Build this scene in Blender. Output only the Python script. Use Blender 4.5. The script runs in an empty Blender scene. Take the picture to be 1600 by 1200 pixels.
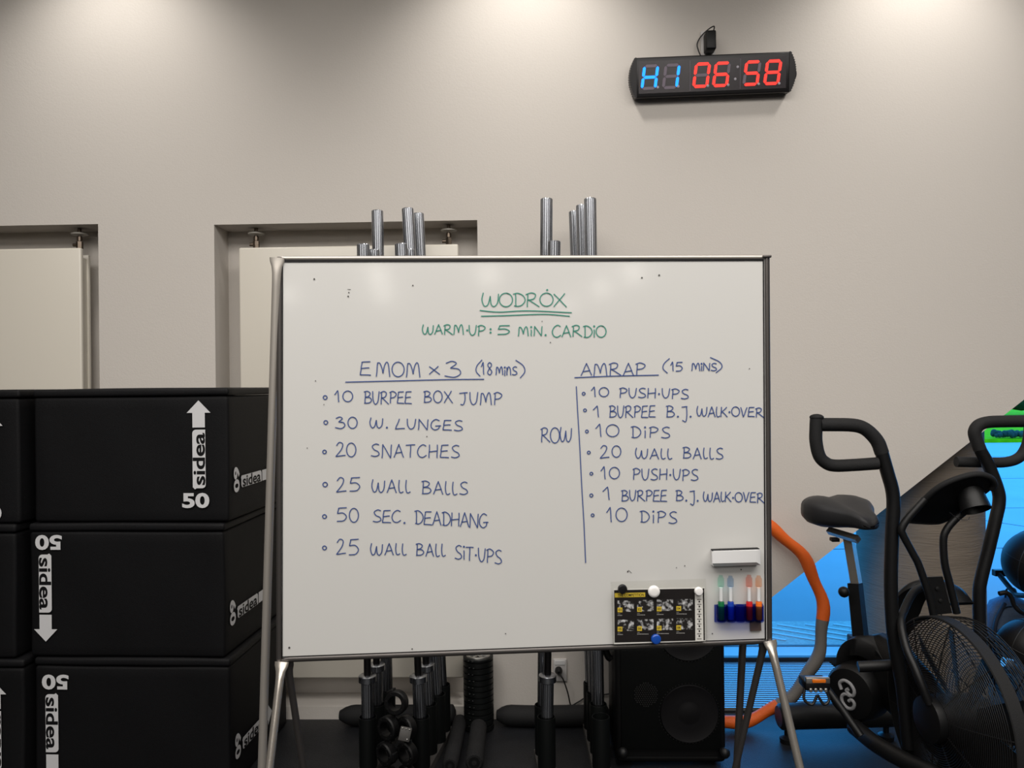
import bpy, bmesh, math, random
from mathutils import Vector, Matrix
random.seed(7)
SC = bpy.context.scene
COL = SC.collection
V = Vector
# ------------------------------------------------------------------ camera
CAM_H = 1.485
YAW, PITCH, ROLL = math.radians(1.5), math.radians(0.24), math.radians(0.7)
fwd = V((-math.sin(YAW)*math.cos(PITCH), math.cos(YAW)*math.cos(PITCH), math.sin(PITCH)))
rt0 = fwd.cross(V((0, 0, 1))).normalized()
up0 = rt0.cross(fwd).normalized()
RT = rt0*math.cos(ROLL) - up0*math.sin(ROLL)
UP = up0*math.cos(ROLL) + rt0*math.sin(ROLL)
CO = V((0, 0, CAM_H))
cd = bpy.data.cameras.new('camera'); cd.sensor_width = 36; cd.lens = 27; cd.clip_end = 300
cam = bpy.data.objects.new('camera', cd); COL.objects.link(cam)
cam.matrix_world = Matrix(((RT.x, UP.x, -fwd.x, CO.x), (RT.y, UP.y, -fwd.y, CO.y), (RT.z, UP.z, -fwd.z, CO.z), (0, 0, 0, 1)))
SC.camera = cam

def ray(px, py):
    return RT*((px-800)/1200) - UP*((py-600)/1200) + fwd
def P(px, py, Y):                      # the point on a photo ray at depth Y in the room
    d = ray(px, py); return CO + d*(Y/d.y)
def PZ(px, py, z=0.0):                 # the point on a photo ray at height z
    d = ray(px, py); return CO + d*((z-CO.z)/d.z)
def PP(px, py, p0, n):
    d = ray(px, py); return CO + d*((p0-CO).dot(n)/d.dot(n))

# ------------------------------------------------------------------ world, exposure, lights
SC.view_settings.view_transform = 'Standard'; SC.view_settings.look = 'None'
SC.view_settings.gamma = 1; SC.view_settings.use_curve_mapping = False
SC.view_settings.exposure = 0.0
SC.cycles.use_denoising = True
SC.cycles.max_bounces = 8; SC.cycles.diffuse_bounces = 4; SC.cycles.glossy_bounces = 4
SC.cycles.transparent_max_bounces = 12; SC.cycles.sample_clamp_indirect = 6
SC.cycles.caustics_reflective = False; SC.cycles.caustics_refractive = False
w = bpy.data.worlds.new('sky'); SC.world = w; w.use_nodes = True
bg = w.node_tree.nodes['Background']
bg.inputs[0].default_value = (0.05, 0.40, 1.0, 1); bg.inputs[1].default_value = 3.2

WARM = (1.0, 0.955, 0.90)
def area(name, loc, rot, sx, sy, energy, col=WARM):
    l = bpy.data.lights.new(name, 'AREA'); l.shape = 'RECTANGLE'; l.size = sx; l.size_y = sy
    l.energy = energy; l.color = col
    o = bpy.data.objects.new(name, l); COL.objects.link(o); o.location = loc; o.rotation_euler = rot
    return o
def spot(name, loc, target, energy, ang, blend=1.0, size=.08, col=WARM):
    l = bpy.data.lights.new(name, 'SPOT'); l.energy = energy; l.spot_size = math.radians(ang)
    l.spot_blend = blend; l.shadow_soft_size = size; l.color = col
    o = bpy.data.objects.new(name, l); COL.objects.link(o); o.location = loc
    o.rotation_euler = (V(target)-V(loc)).to_track_quat('-Z', 'Y').to_euler()
    return o
CEIL = 3.7; W_FACE = 3.44
area('ceiling_fill_light', (.1, 0.3, CEIL-.06), (0, 0, 0), 6.0, 2.2, 236)  # added general fill below the ceiling, not a fixture of the room
area('hall_fill_light', (0, -5.0, CEIL-.06), (0, 0, 0), 6.0, 5.0, 290)  # added fill for the hall side, no fitting of its own
for k, (x, e) in enumerate(((-1.86, 49), (0.0, 59), (1.72, 63))):
    spot('wall_washer', (x, 2.88, CEIL-.03), (x, W_FACE, 2.72), e, 102, .9, .12)

# ------------------------------------------------------------------ materials
def lin(c):
    return tuple(((x/255)/12.92 if x/255 <= .04045 else ((x/255+.055)/1.055)**2.4) for x in c)
def mat(name, rgb, rough=.5, metal=0.0, bump=0.0, bscale=80.0, var=0.0, vscale=6.0, emit=None, estr=0, spec=None, stretch=None):
    m = bpy.data.materials.new(name); m.use_nodes = True
    nt = m.node_tree; b = nt.nodes['Principled BSDF']
    c = lin(rgb)
    b.inputs['Base Color'].default_value = (*c, 1); b.inputs['Roughness'].default_value = rough
    b.inputs['Metallic'].default_value = metal
    if spec is not None: b.inputs['Specular IOR Level'].default_value = spec
    tc = nt.nodes.new('ShaderNodeTexCoord')
    src = tc.outputs['Object']
    if stretch:
        mp = nt.nodes.new('ShaderNodeMapping'); mp.inputs['Scale'].default_value = stretch
        nt.links.new(src, mp.inputs['Vector']); src = mp.outputs['Vector']
    if var:
        n = nt.nodes.new('ShaderNodeTexNoise'); n.inputs['Scale'].default_value = vscale; n.inputs['Detail'].default_value = 5
        nt.links.new(src, n.inputs['Vector'])
        mx = nt.nodes.new('ShaderNodeMix'); mx.data_type = 'RGBA'
        mx.inputs[6].default_value = (*[x*(1-var) for x in c], 1); mx.inputs[7].default_value = (*[min(1, x*(1+var)) for x in c], 1)
        nt.links.new(n.outputs[0], mx.inputs[0]); nt.links.new(mx.outputs[2], b.inputs['Base Color'])
    if bump:
        n2 = nt.nodes.new('ShaderNodeTexNoise'); n2.inputs['Scale'].default_value = bscale; n2.inputs['Detail'].default_value = 4
        nt.links.new(src, n2.inputs['Vector'])
        bp = nt.nodes.new('ShaderNodeBump'); bp.inputs['Strength'].default_value = bump; bp.inputs['Distance'].default_value = .01
        nt.links.new(n2.outputs[0], bp.inputs['Height']); nt.links.new(bp.outputs[0], b.inputs['Normal'])
    if emit:
        b.inputs['Emission Color'].default_value = (*emit, 1); b.inputs['Emission Strength'].default_value = estr
    return m
def glassy(name, tint=(1, 1, 1), rough=.02, gloss=.12):
    m = bpy.data.materials.new(name); m.use_nodes = True; nt = m.node_tree
    for n in list(nt.nodes):
        if n.type == 'BSDF_PRINCIPLED': nt.nodes.remove(n)
    out = nt.nodes['Material Output']
    t = nt.nodes.new('ShaderNodeBsdfTransparent'); t.inputs[0].default_value = (*tint, 1)
    g = nt.nodes.new('ShaderNodeBsdfGlossy'); g.inputs['Roughness'].default_value = rough
    fr = nt.nodes.new('ShaderNodeLayerWeight'); fr.inputs[0].default_value = gloss
    mx = nt.nodes.new('ShaderNodeMixShader')
    ge = nt.nodes.new('ShaderNodeNewGeometry'); iv = nt.nodes.new('ShaderNodeMath'); iv.operation = 'SUBTRACT'; iv.inputs[0].default_value = 1
    ml = nt.nodes.new('ShaderNodeMath'); ml.operation = 'MULTIPLY'        # reflect at the outer face only
    nt.links.new(ge.outputs['Backfacing'], iv.inputs[1]); nt.links.new(iv.outputs[0], ml.inputs[0]); nt.links.new(fr.outputs['Fresnel'], ml.inputs[1])
    nt.links.new(ml.outputs[0], mx.inputs[0]); nt.links.new(t.outputs[0], mx.inputs[1]); nt.links.new(g.outputs[0], mx.inputs[2])
    nt.links.new(mx.outputs[0], out.inputs[0])
    return m
M = dict(
    wall=mat('painted_plaster', (205, 199, 192), .92, bump=.08, bscale=140, var=.015, vscale=2.5),
    ceil=mat('ceiling_paint', (205, 202, 196), .9),
    hall=mat('hall_wall_paint', (80, 77, 73), .9),
    floor=mat('black_rubber', (30, 31, 34), .42, bump=.25, bscale=220, var=.35, vscale=14, spec=.3),
    radiator=mat('radiator_enamel', (214, 208, 196), .32),
    rosette=mat('white_plastic_rosette', (180, 176, 168), .5),
    valve=mat('aged_nickel', (120, 108, 96), .32, .9),
    boxfab=mat('black_vinyl_fabric', (13, 13, 15), .62, bump=.25, bscale=420, var=.2, vscale=4, spec=.18),
    boxlid=mat('black_vinyl_lid', (17, 17, 19), .56, bump=.25, bscale=420, spec=.2),
    print=mat('white_print', (206, 206, 208), .6),
    board=mat('white_enamel', (202, 201, 198), .10, spec=.42),
    alu=mat('brushed_aluminium_tube', (184, 178, 170), .42, .6),
    chrome=mat('chrome_tube', (216, 208, 198), .26, .85),
    gunmetal=mat('dark_steel_tube', (92, 88, 86), .38, .7),
    inkg=mat('green_marker_ink', (44, 130, 112), .6),
    inkb=mat('blue_marker_ink', (54, 76, 132), .6),
    speck=mat('dry_ink_speck', (70, 68, 66), .7),
    steel=mat('bright_zinc_sleeve', (165, 168, 174), .26, 1.0),
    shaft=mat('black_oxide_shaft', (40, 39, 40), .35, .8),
    blackp=mat('black_plastic', (14, 14, 15), .45, bump=.05, bscale=300, spec=.3),
    blackm=mat('black_powder_coat', (17, 17, 18), .42, bump=.12, bscale=500, spec=.32),
    foam=mat('black_foam_grip', (26, 26, 27), .7, bump=.3, bscale=500, spec=.32),
    saddle=mat('saddle_vinyl', (36, 36, 38), .48, bump=.08, bscale=300, spec=.35),
    holder=mat('black_holder_tube', (9, 12, 12), .5, spec=.25),
    basegrey=mat('grey_steel_plate', (84, 82, 80), .5, .3),
    roller=mat('charcoal_foam', (36, 36, 37), .85, bump=.4, bscale=260, var=.2, vscale=40, spec=.2),
    rollerd=mat('ridged_black_foam', (18, 20, 20), .42, spec=.3),
    grip=mat('speaker_grille', (8, 10, 10), .5, .2, bump=.3, bscale=600, spec=.2),
    cone=mat('woofer_cone', (16, 15, 17), .5, spec=.25),
    dot=mat('dark_grey_metal', (40, 40, 40), .35, .6),  # grey metal of the speaker dots, trim line and clamp studs
    concrete=mat('board_formed_concrete', (122, 112, 101), .85, bump=.35, bscale=16, var=.22, vscale=3.2, stretch=(1, 1, 9)),
    frame=mat('window_frame', (66, 72, 80), .4, .5),
    sill=mat('pale_sill', (190, 200, 205), .35),
    slat=mat('anodised_slat', (176, 180, 184), .32, .75),
    pit=mat('grille_pit', (10, 11, 13), .8),
    paving=mat('outdoor_concrete', (176, 176, 178), .85, bump=.1, bscale=60, var=.12, vscale=1.2),
    joint=mat('paving_joint', (130, 132, 136), .9),
    gravel=mat('pale_gravel', (214, 214, 206), .9, bump=.5, bscale=160, var=.35, vscale=60),
    grass=mat('lawn_grass', (160, 182, 8), .9, spec=.05, bump=.6, bscale=90, var=.5, vscale=7),
    hedge=mat('hedge_leaf', (48, 56, 38), .8, bump=.8, bscale=30, var=.6, vscale=8),
    orange=mat('orange_foam', (222, 96, 22), .6, bump=.2, bscale=200),
    greyf=mat('grey_foam', (104, 100, 96), .7, bump=.2, bscale=200),
    reflector=mat('orange_reflector', (232, 120, 30), .25),
    silver=mat('pedal_silver', (190, 188, 184), .3, .9),
    logo=mat('grey_logo_print', (150, 150, 152), .45),
    ball=mat('medicine_ball_vinyl', (16, 15, 16), .5, bump=.1, bscale=200, spec=.3),
    pack=mat('blue_grey_nylon', (92, 112, 140), .7, bump=.3, bscale=120, var=.25, vscale=10),
    packd=mat('navy_nylon', (36, 44, 60), .7),
    white=mat('white_plastic', (226, 226, 226), .4),
    whiteo=mat('outlet_plastic', (205, 202, 200), .45),
    sheetk=mat('black_poster_print', (24, 20, 20), .45),
    sheetw=mat('white_paper', (222, 220, 216), .6),
    yellow=mat('yellow_print', (214, 186, 58), .55),
    captions=mat('pale_caption_print', (150, 148, 146), .6),
    magblue=mat('blue_magnet', (18, 70, 160), .35),
    magblack=mat('black_magnet', (14, 14, 16), .35),
    magwhite=mat('white_magnet', (236, 234, 232), .35),
    sleeve=glassy('clear_acrylic', (.985, .985, .98), .08, .2),
    glass=glassy('window_glass', (.97, .98, 1.0), .01, .10),
    bluecup=glassy('blue_tinted_plastic', (.52, .58, .86), .1, .2),
    clearbody=glassy('clear_marker_body', (.97, .975, .98), .1, .2),
    tab=mat('brown_tab', (88, 72, 62), .5),
    clockblack=mat('black_anodised_case', (22, 20, 22), .35, .3),
    clockface=mat('smoked_clock_face', (44, 38, 42), .22),
    unlit=mat('unlit_segment', (112, 100, 114), .4), lens=mat('clear_dot_lens', (170, 165, 175), .3),
    red=mat('red_led', (200, 10, 10), .4, emit=(1.0, .03, .018), estr=1.5),
    blue=mat('blue_led', (10, 60, 220), .4, emit=(.0, .24, 1.0), estr=2.2),
    lamp=mat('lamp_glass', (255, 250, 240), .4, emit=(1, .95, .88), estr=14),
    cable=mat('black_cable', (16, 16, 17), .5),
)
for n_, c_ in (('green', (20, 104, 60)), ('blue', (22, 60, 160)), ('red', (190, 30, 34)), ('orange', (226, 110, 34))):
    M['mk_'+n_] = mat('marker_'+n_, c_, .3)
M['capgreen'] = glassy('pale_green_cap', (.80, .95, .90), .1, .2); M['capblue'] = glassy('pale_blue_cap', (.76, .84, .93), .1, .2)
M['capred'] = glassy('pale_red_cap', (.98, .76, .72), .1, .2); M['caporange'] = glassy('pale_orange_cap', (.99, .82, .72), .1, .2)
# photographs on the poster: blotchy black and white print
def photo_mat(k):
    m = bpy.data.materials.new('photo_print'); m.use_nodes = True; nt = m.node_tree; b = nt.nodes['Principled BSDF']
    b.inputs['Roughness'].default_value = .5
    tc = nt.nodes.new('ShaderNodeTexCoord'); mp = nt.nodes.new('ShaderNodeMapping'); mp.inputs['Location'].default_value = (k*3.1, k*1.7, k)
    n = nt.nodes.new('ShaderNodeTexNoise'); n.inputs['Scale'].default_value = 95; n.inputs['Detail'].default_value = 3
    r = nt.nodes.new('ShaderNodeValToRGB'); r.color_ramp.elements[0].position = .47; r.color_ramp.elements[1].position = .66
    r.color_ramp.elements[0].color = (.012, .01, .01, 1); r.color_ramp.elements[1].color = (.62, .62, .64, 1)
    nt.links.new(tc.outputs['Object'], mp.inputs[0]); nt.links.new(mp.outputs[0], n.inputs['Vector']); nt.links.new(n.outputs[0], r.inputs[0]); nt.links.new(r.outputs[0], b.inputs['Base Color'])
    return m

# ------------------------------------------------------------------ mesh builder
def catmull(pts, k=6, closed=False):
    pts = [V(p) for p in pts]; n = len(pts); out = []
    segs = n if closed else n-1
    for i in range(segs):
        p1, p2 = pts[i], pts[(i+1) % n]
        p0 = pts[i-1] if (i > 0 or closed) else p1*2-p2
        p3 = pts[(i+2) % n] if (i+2 < n or closed) else p2*2-p1
        for j in range(k):
            t = j/k
            out.append(.5*((2*p1)+(p2-p0)*t+(2*p0-5*p1+4*p2-p3)*t*t+(3*p1-p0-3*p2+p3)*t**3))
    if not closed: out.append(pts[-1].copy())
    return out
def basis(ax):
    ax = V(ax).normalized()
    t = V((0, 0, 1)) if abs(ax.z) < .9 else V((1, 0, 0))
    u = t.cross(ax).normalized(); return u, ax.cross(u), ax
class MB:
    def __init__(s): s.v = []; s.f = []; s.m = []
    def add(s, vs, fs, mi=0):
        o = len(s.v); s.v += [V(x) for x in vs]; s.f += [tuple(o+i for i in f) for f in fs]; s.m += [mi]*len(fs); return s
    def box(s, c, size, R=None, mi=0):
        c = V(c); h = [x/2 for x in size]
        vs = [V((a*h[0], b*h[1], d*h[2])) for a in (-1, 1) for b in (-1, 1) for d in (-1, 1)]
        if R: vs = [R @ x for x in vs]
        return s.add([c+x for x in vs], [(0, 1, 3, 2), (4, 6, 7, 5), (0, 4, 5, 1), (2, 3, 7, 6), (0, 2, 6, 4), (1, 5, 7, 3)], mi)
    def rbox(s, c, size, bev=.005, seg=2, R=None, mi=0):
        bm = bmesh.new(); bmesh.ops.create_cube(bm, size=1)
        bmesh.ops.scale(bm, vec=size, verts=bm.verts)
        bmesh.ops.bevel(bm, geom=bm.edges[:], offset=bev, segments=seg, profile=.5, affect='EDGES')
        bm.verts.index_update()
        vs = [(R @ v.co if R else v.co.copy())+V(c) for v in bm.verts]; fs = [tuple(v.index for v in f.verts) for f in bm.faces]
        bm.free(); return s.add(vs, fs, mi)
    def ring_loft(s, rings, closed_ring=True, cap=True, loop=False, mi=0):
        n = len(rings[0]); vs = [p for r in rings for p in r]; fs = []
        m = len(rings)
        for i in range(m if loop else m-1):
            a, b = i*n, ((i+1) % m)*n
            for j in range(n if closed_ring else n-1):
                k = (j+1) % n; fs.append((a+j, a+k, b+k, b+j))
        if cap and not loop:
            fs.append(tuple(range(n-1, -1, -1))); fs.append(tuple((m-1)*n+j for j in range(n)))
        return s.add(vs, fs, mi)
    def tube(s, pts, r, n=12, loop=False, cap=True, mi=0, flat=None):
        pts = [V(p) for p in pts]; m = len(pts)
        rs = r if isinstance(r, (list, tuple)) else [r]*m
        T = []
        for i in range(m):
            a = pts[i-1] if (i > 0 or loop) else pts[i]; b = pts[(i+1) % m] if (i < m-1 or loop) else pts[i]
            T.append((b-a).normalized())
        u, v_, _ = basis(T[0]); rings = []
        for i in range(m):
            u = (u-T[i]*u.dot(T[i])).normalized(); w_ = T[i].cross(u)
            rings.append([pts[i]+(u*math.cos(2*math.pi*j/n)+w_*math.sin(2*math.pi*j/n))*rs[i] for j in range(n)])
        return s.ring_loft(rings, True, cap, loop, mi)
    def cyl(s, a, b, r, n=20, r2=None, mi=0):
        return s.tube([a, b], [r, r if r2 is None else r2], n, mi=mi)
    def lathe(s, prof, o, ax=(0, 0, 1), n=28, cap=True, mi=0, loop=False):
        u, w_, ax = basis(ax); o = V(o)
        rings = [[o+ax*h+(u*math.cos(2*math.pi*j/n)+w_*math.sin(2*math.pi*j/n))*max(r, 1e-5) for j in range(n)] for r, h in prof]
        return s.ring_loft(rings, True, cap, loop, mi)
    def sphere(s, c, r, n=24, m=14, sq=(1, 1, 1), R=None, mi=0):
        c = V(c); rings = []
        for i in range(m+1):
            t = math.pi*i/m; rr = max(math.sin(t), 1e-4)
            ring = []
            for j in range(n):
                p = V((r*sq[0]*rr*math.cos(2*math.pi*j/n), r*sq[1]*rr*math.sin(2*math.pi*j/n), -r*sq[2]*math.cos(t)))
                ring.append(c+(R @ p if R else p))
            rings.append(ring)
        return s.ring_loft(rings, mi=mi)
    def prism(s, poly, vec, mi=0):
        poly = [V(p) for p in poly]; vec = V(vec); n = len(poly)
        fs = [tuple(range(n)), tuple(range(2*n-1, n-1, -1))]+[(i, n+i, n+(i+1) % n, (i+1) % n) for i in range(n)]
        return s.add(poly+[p+vec for p in poly], fs, mi)
    def torus(s, c, ax, R, r, n=40, k=8, mi=0):
        u, w_, ax = basis(ax); c = V(c)
        return s.tube([c+(u*math.cos(2*math.pi*i/n)+w_*math.sin(2*math.pi*i/n))*R for i in range(n)], r, k, loop=True, mi=mi)
    def build(s, name, m, parent=None, label=None, sharp=38):
        o0 = wloc(parent) if parent else V((0, 0, 0))
        me = bpy.data.meshes.new(name)
        me.from_pydata([tuple(p-o0) for p in s.v], [], s.f)
        for x in (m if isinstance(m, (list, tuple)) else [m]): me.materials.append(x)
        me.polygons.foreach_set('material_index', s.m)
        bm = bmesh.new(); bm.from_mesh(me); bmesh.ops.recalc_face_normals(bm, faces=bm.faces); bm.to_mesh(me); bm.free()
        me.shade_smooth(); me.set_sharp_from_angle(angle=math.radians(sharp))
        o = bpy.data.objects.new(name, me); COL.objects.link(o)
        if parent: o.parent = parent
        if label: o['label'] = label
        return o
def wloc(o):
    p = V((0, 0, 0))
    while o: p += o.location; o = o.parent
    return p
def tag(o, label, cat, group=None, kind=None):
    o['label'] = label; o['category'] = cat
    if group: o['group'] = group
    if kind: o['kind'] = kind
    return o
def thing(name, label, cat, loc, group=None):
    o = bpy.data.objects.new(name, None); COL.objects.link(o); o.location = loc; o.empty_display_size = .1
    return tag(o, label, cat, group)
def struct(o): o['kind'] = 'structure'; return o
def dup(root, name, label, loc, rot=None, group=None):
    r = root.copy(); COL.objects.link(r); r.name = name; r.location = loc; r['label'] = label
    if rot is not None: r.rotation_euler = rot
    if group: r['group'] = group
    for ch in list(root.children):
        c = ch.copy(); COL.objects.link(c); c.parent = r
        for g in list(ch.children):
            d = g.copy(); COL.objects.link(d); d.parent = c
    return r
FONT_CACHE = {}
def text_geo(txt, size, bold=0.0, align='CENTER', space=1.0):
    """flat outline of a word as (verts2d, faces)"""
    key = (txt, size, bold, align, space)
    if key in FONT_CACHE: return FONT_CACHE[key]
    cu = bpy.data.curves.new('t', 'FONT'); cu.body = txt; cu.size = size; cu.offset = bold*size; cu.align_x = align; cu.align_y = 'CENTER'
    cu.resolution_u = 4; cu.space_character = space
    o = bpy.data.objects.new('t', cu); COL.objects.link(o)
    bpy.context.view_layer.update()
    me = o.evaluated_get(bpy.context.evaluated_depsgraph_get()).to_mesh()
    vs = [(v.co.x, v.co.y) for v in me.vertices]; fs = [tuple(p.vertices) for p in me.polygons]
    o.to_mesh_clear(); bpy.data.objects.remove(o); bpy.data.curves.remove(cu)
    xs = [a for a, b in vs]; ys = [b for a, b in vs]
    cx, cy = (min(xs)+max(xs))/2, (min(ys)+max(ys))/2
    vs = [(a-(cx if align == 'CENTER' else min(xs)), b-cy) for a, b in vs]
    FONT_CACHE[key] = (vs, fs); return vs, fs
def put_text(mb, txt, size, c, ux, uy, bold=0, align='CENTER', mi=0, fitw=None, fith=None, space=1.0):
    vs, fs = text_geo(txt, size, bold, align, space)
    xs = [a for a, b in vs]; ys = [b for a, b in vs]
    sx = fitw/(max(xs)-min(xs)) if fitw else 1; sy = fith/(max(ys)-min(ys)) if fith else 1
    mb.add([V(c)+V(ux)*(a*sx)+V(uy)*(b*sy) for a, b in vs], fs, mi)

# ================================================================== SETTING
W = 3.44                                    # front of the white wall
T = .16                                     # wall thickness and niche depth
fl = MB().box((-.25, -6.3, -.05), (9.7, 21.2, .1)).build('floor', M['floor']); struct(fl)
MB().box((-.25, -4.8, CEIL+.1), (9.7, 24.0, .2)).build('ceiling', M['ceil'])['kind'] = 'structure'  # runs on past the glass as an added, unseen overhang shading the near paving
MB().box((-5.05, -6.6, CEIL/2), (.1, 20.6, CEIL)).build('wall_left', M['hall'])['kind'] = 'structure'
MB().box((4.6, -6.4, CEIL/2), (.1, 21.0, CEIL)).build('wall_right', M['hall'])['kind'] = 'structure'
MB().box((-.25, -16.9, CEIL/2), (9.7, .1, CEIL)).build('wall_rear', M['hall'])['kind'] = 'structure'
n1r = P(154.5, 470, W).x; n2l = P(335, 400, W).x; n2r = P(746, 370, W).x
ntop = P(540, 347.5, W).z; ntop1 = P(100, 351, W).z; nbot = P(520, 1104, W).z
n1l = n1r-1.08
dA = PZ(968, 1120, 0); dA = P(968, 1120, W); dB = P(1598, 626, W)
sl = (dB.z-dA.z)/(dB.x-dA.x)
d0x = dA.x-dA.z/sl; d1x = 4.55; d1z = sl*(d1x-d0x)
wm = MB()
def wb(x0, x1, z0, z1, y0=W, y1=W+T): wm.box(((x0+x1)/2, (y0+y1)/2, (z0+z1)/2), (x1-x0, y1-y0, z1-z0))
wb(-5, n1l, 0, CEIL); wb(n1l, n1r, 0, nbot); wb(n1l, n1r, ntop1, CEIL); wb(n1r, n2l, 0, CEIL)
wb(n2l, n2r, 0, nbot); wb(n2l, n2r, ntop, CEIL)
wb(-5, n2r, 0, CEIL, W+T, W+T+.12)
wm.prism([(n2r, W, 0), (d0x, W, 0), (d1x, W, d1z), (d1x, W, CEIL), (n2r, W, CEIL)], (0, T, 0))
struct(wm.build('wall_back', M['wall']))
# concrete column behind the slanted wall edge
cl = P(1342.5, 900, 3.84); cr = P(1540, 900, 3.84)
ccx = (cl.x+cr.x)/2-.012
struct(MB().lathe([(.283, 0), (.283, CEIL)], (ccx, 3.845, 0), n=64).build('trim_1', M['concrete']))
# facade: sill, frame, glass
GX0, GX1 = d0x-.25, 4.55
win = struct(MB().box(((GX0+GX1)/2, 4.215, .017), (GX1-GX0, .15, .034)).build('window_1', M['sill']))
fm = MB()
fm.box(((GX0+GX1)/2, 4.125, .018), (GX1-GX0, .03, .036))
fm.box(((GX0+GX1)/2, 4.30, .012), (GX1-GX0, .02, .05))
fm.box(((GX0+GX1)/2, 4.16, CEIL-.04), (GX1-GX0, .05, .08))
for x in (GX0+.03, 3.4): fm.box((x, 4.17, CEIL/2), (.05, .05, CEIL))
fm.build('window_frame', M['frame'], win)
MB().box(((GX0+GX1)/2, 4.146, CEIL/2), (GX1-GX0, .010, CEIL-.1)).build('pane', M['glass'], win)
# floor grille in front of the glass
g0 = P(1130, 1114, 3.5); gx1 = PZ(1297, 1040).x
gy0, gy1 = PZ(1200, 1113).y, 4.095
gx0 = d0x+.02
gr = thing('floor_grille', 'slatted aluminium floor grille below the slanted window, mirroring blue daylight', 'grille', ((gx0+gx1)/2, (gy0+gy1)/2, 0))
MB().box(((gx0+gx1)/2, (gy0+gy1)/2, .001), (gx1-gx0, gy1-gy0, .004)).build('grille_tray', M['pit'], gr)
sm = MB(); ns = 25
for i in range(ns):
    y = gy0+(gy1-gy0)*(i+.5)/ns
    sm.box(((gx0+gx1)/2, y, .012), (gx1-gx0-.01, (gy1-gy0)/ns*.46, .014))
sm.build('slats', M['slat'], gr)
# outdoors
struct(MB().box((4, 14.35, -.06), (26, 20.0, .1)).build('paving', M['paving']))
jm = MB()
for y in (7.0, 9.2, 12.0, 15.5): jm.box((4, y, -.009), (26, .02, .004))
for k, (x, y) in enumerate(((5.0, 8.1), (3.3, 10.6), (6.6, 13.7))): jm.box((x, y, -.009), (.02, 2.0, .004), Matrix.Rotation(.5-.3*k, 3, 'Z'))
struct(jm.build('trim_2', M['joint']))
gs = MB().box((2, 4.615, -.003), (6, .43, .02)); tag(gs.build('gravel', M['gravel']), 'pale gravel drainage strip just outside the window', 'gravel', kind='stuff')
hm = MB()
for k in range(16): hm.box((.7+k*.17, 4.615, .009), (.02, .55, .006), Matrix.Rotation(math.radians(58), 3, 'Z'))
struct(hm.build('trim_3', M['white']))
lw = MB().box((14, 33, .02), (46, 28, .12)); tag(lw.build('lawn', M['grass']), 'bright green lawn beyond the paving outside', 'lawn', kind='stuff')
hd = MB()
for k in range(60):
    x = 8+k*.42; hd.sphere((x, 31+random.uniform(-.8, .8), 1.35), random.uniform(.9, 1.25), 12, 8, (1, 1, random.uniform(.95, 1.0)))
tag(hd.build('hedge', M['hedge']), 'dark leafy hedge behind the lawn outside', 'hedge')
sb = MB()
for k in range(60):
    q = P(1553+k*1.5, 688, 19.3); r_ = random.uniform(.045, .08); sb.sphere((q.x, 19.25+random.uniform(-.12, .12),   .10+r_*random.uniform(.9, 1.5)), r_, 8, 6, (1, 1, 1.1))
tag(sb.build('shrub_border', M['hedge']), 'low dark shrubs along the near edge of the lawn', 'shrubs', kind='stuff')
# ceiling lamps of the hall behind the viewer
first = None
for (x, y) in ((-1.2, -10.8), (-1.26, -13.8), (.88, -10.75), (3.57, -10.3), (3.48, -12.6), (3.37, -15.8), (-3.4, -10.6), (-3.4, -13.7)):
    if first is None:
        first = thing('ceiling_light', 'round white downlight set in the hall ceiling', 'ceiling light', (x, y, CEIL), 'ceiling downlights of the hall')
        MB().lathe([(.15, 0), (.19, 0), (.19, -.02), (.15, -.02)], (x, y, CEIL), n=32, loop=True, cap=False).build('trim_ring', M['white'], first)
        MB().lathe([(.148, -.002), (.148, -.20), (.12, -.21)], (x, y, CEIL), n=32).build('diffuser', M['lamp'], first)
    else: dup(first, 'ceiling_light', first['label'], (x, y, CEIL))

# ================================================================== RADIATORS
def radiator(x0, x1, ztop, zbot, label, valves):
    yf = W-.004
    r = thing('radiator', label, 'radiator', ((x0+x1)/2, W+.06, nbot))
    MB().rbox(((x0+x1)/2, yf+.012, (ztop+zbot)/2), (x1-x0, .024, ztop-zbot), .008, 3).build('front_panel', M['radiator'], r)
    MB().rbox(((x0+x1)/2-.004, yf+.085, (ztop+zbot)/2-.01), (x1-x0-.01, .018, ztop-zbot-.02), .004, 2).build('rear_panel', M['radiator'], r)
    fn = MB(); n = int((x1-x0)/.06)
    for i in range(n+1): fn.box((x0+.02+(x1-x0-.04)*i/n, yf+.05, (ztop+zbot)/2-.01), (.006, .052, ztop-zbot-.06))
    fn.build('fins', M['radiator'], r)
    for x in (x0+.12, x1-.12): MB().box((x, yf+.06, (zbot+nbot)/2+.01), (.03, .05, zbot-nbot+.02)).build('foot', M['radiator'], r)
    for (x, nt) in valves:
        y = W+.087; h = nt-ztop
        vb = MB(); vb.cyl((x, y, ztop-.03), (x, y, nt), .0085, 16); vb.cyl((x, y, ztop+h*.12), (x, y, ztop+h*.42), .015, 6)
        vb.cyl((x, y, ztop+h*.45), (x, y, ztop+h*.62), .012, 16); vb.cyl((x-.03, y, ztop+h*.28), (x, y, ztop+h*.28), .008, 12)
        v = vb.build('valve', M['valve'], r)
        MB().lathe([(.012, nt-.036), (.037, nt-.030), (.037, nt-.024), (.014, nt-.018)], (x, y, 0), n=24).build('rosette', M['rosette'], v)
ztop2 = P(540, 384, W-.004).z; ztop1 = P(60, 388, W-.004).z
zb = P(600, 1060, W-.004).z
radiator(P(376, 700, W-.004).x, P(716, 384, W-.004).x, ztop2, zb, 'white flat panel radiator in the wall niche behind the whiteboard',
         [(P(400, 370, W+.085).x, ntop), (P(701, 370, W+.085).x, ntop)])
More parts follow.
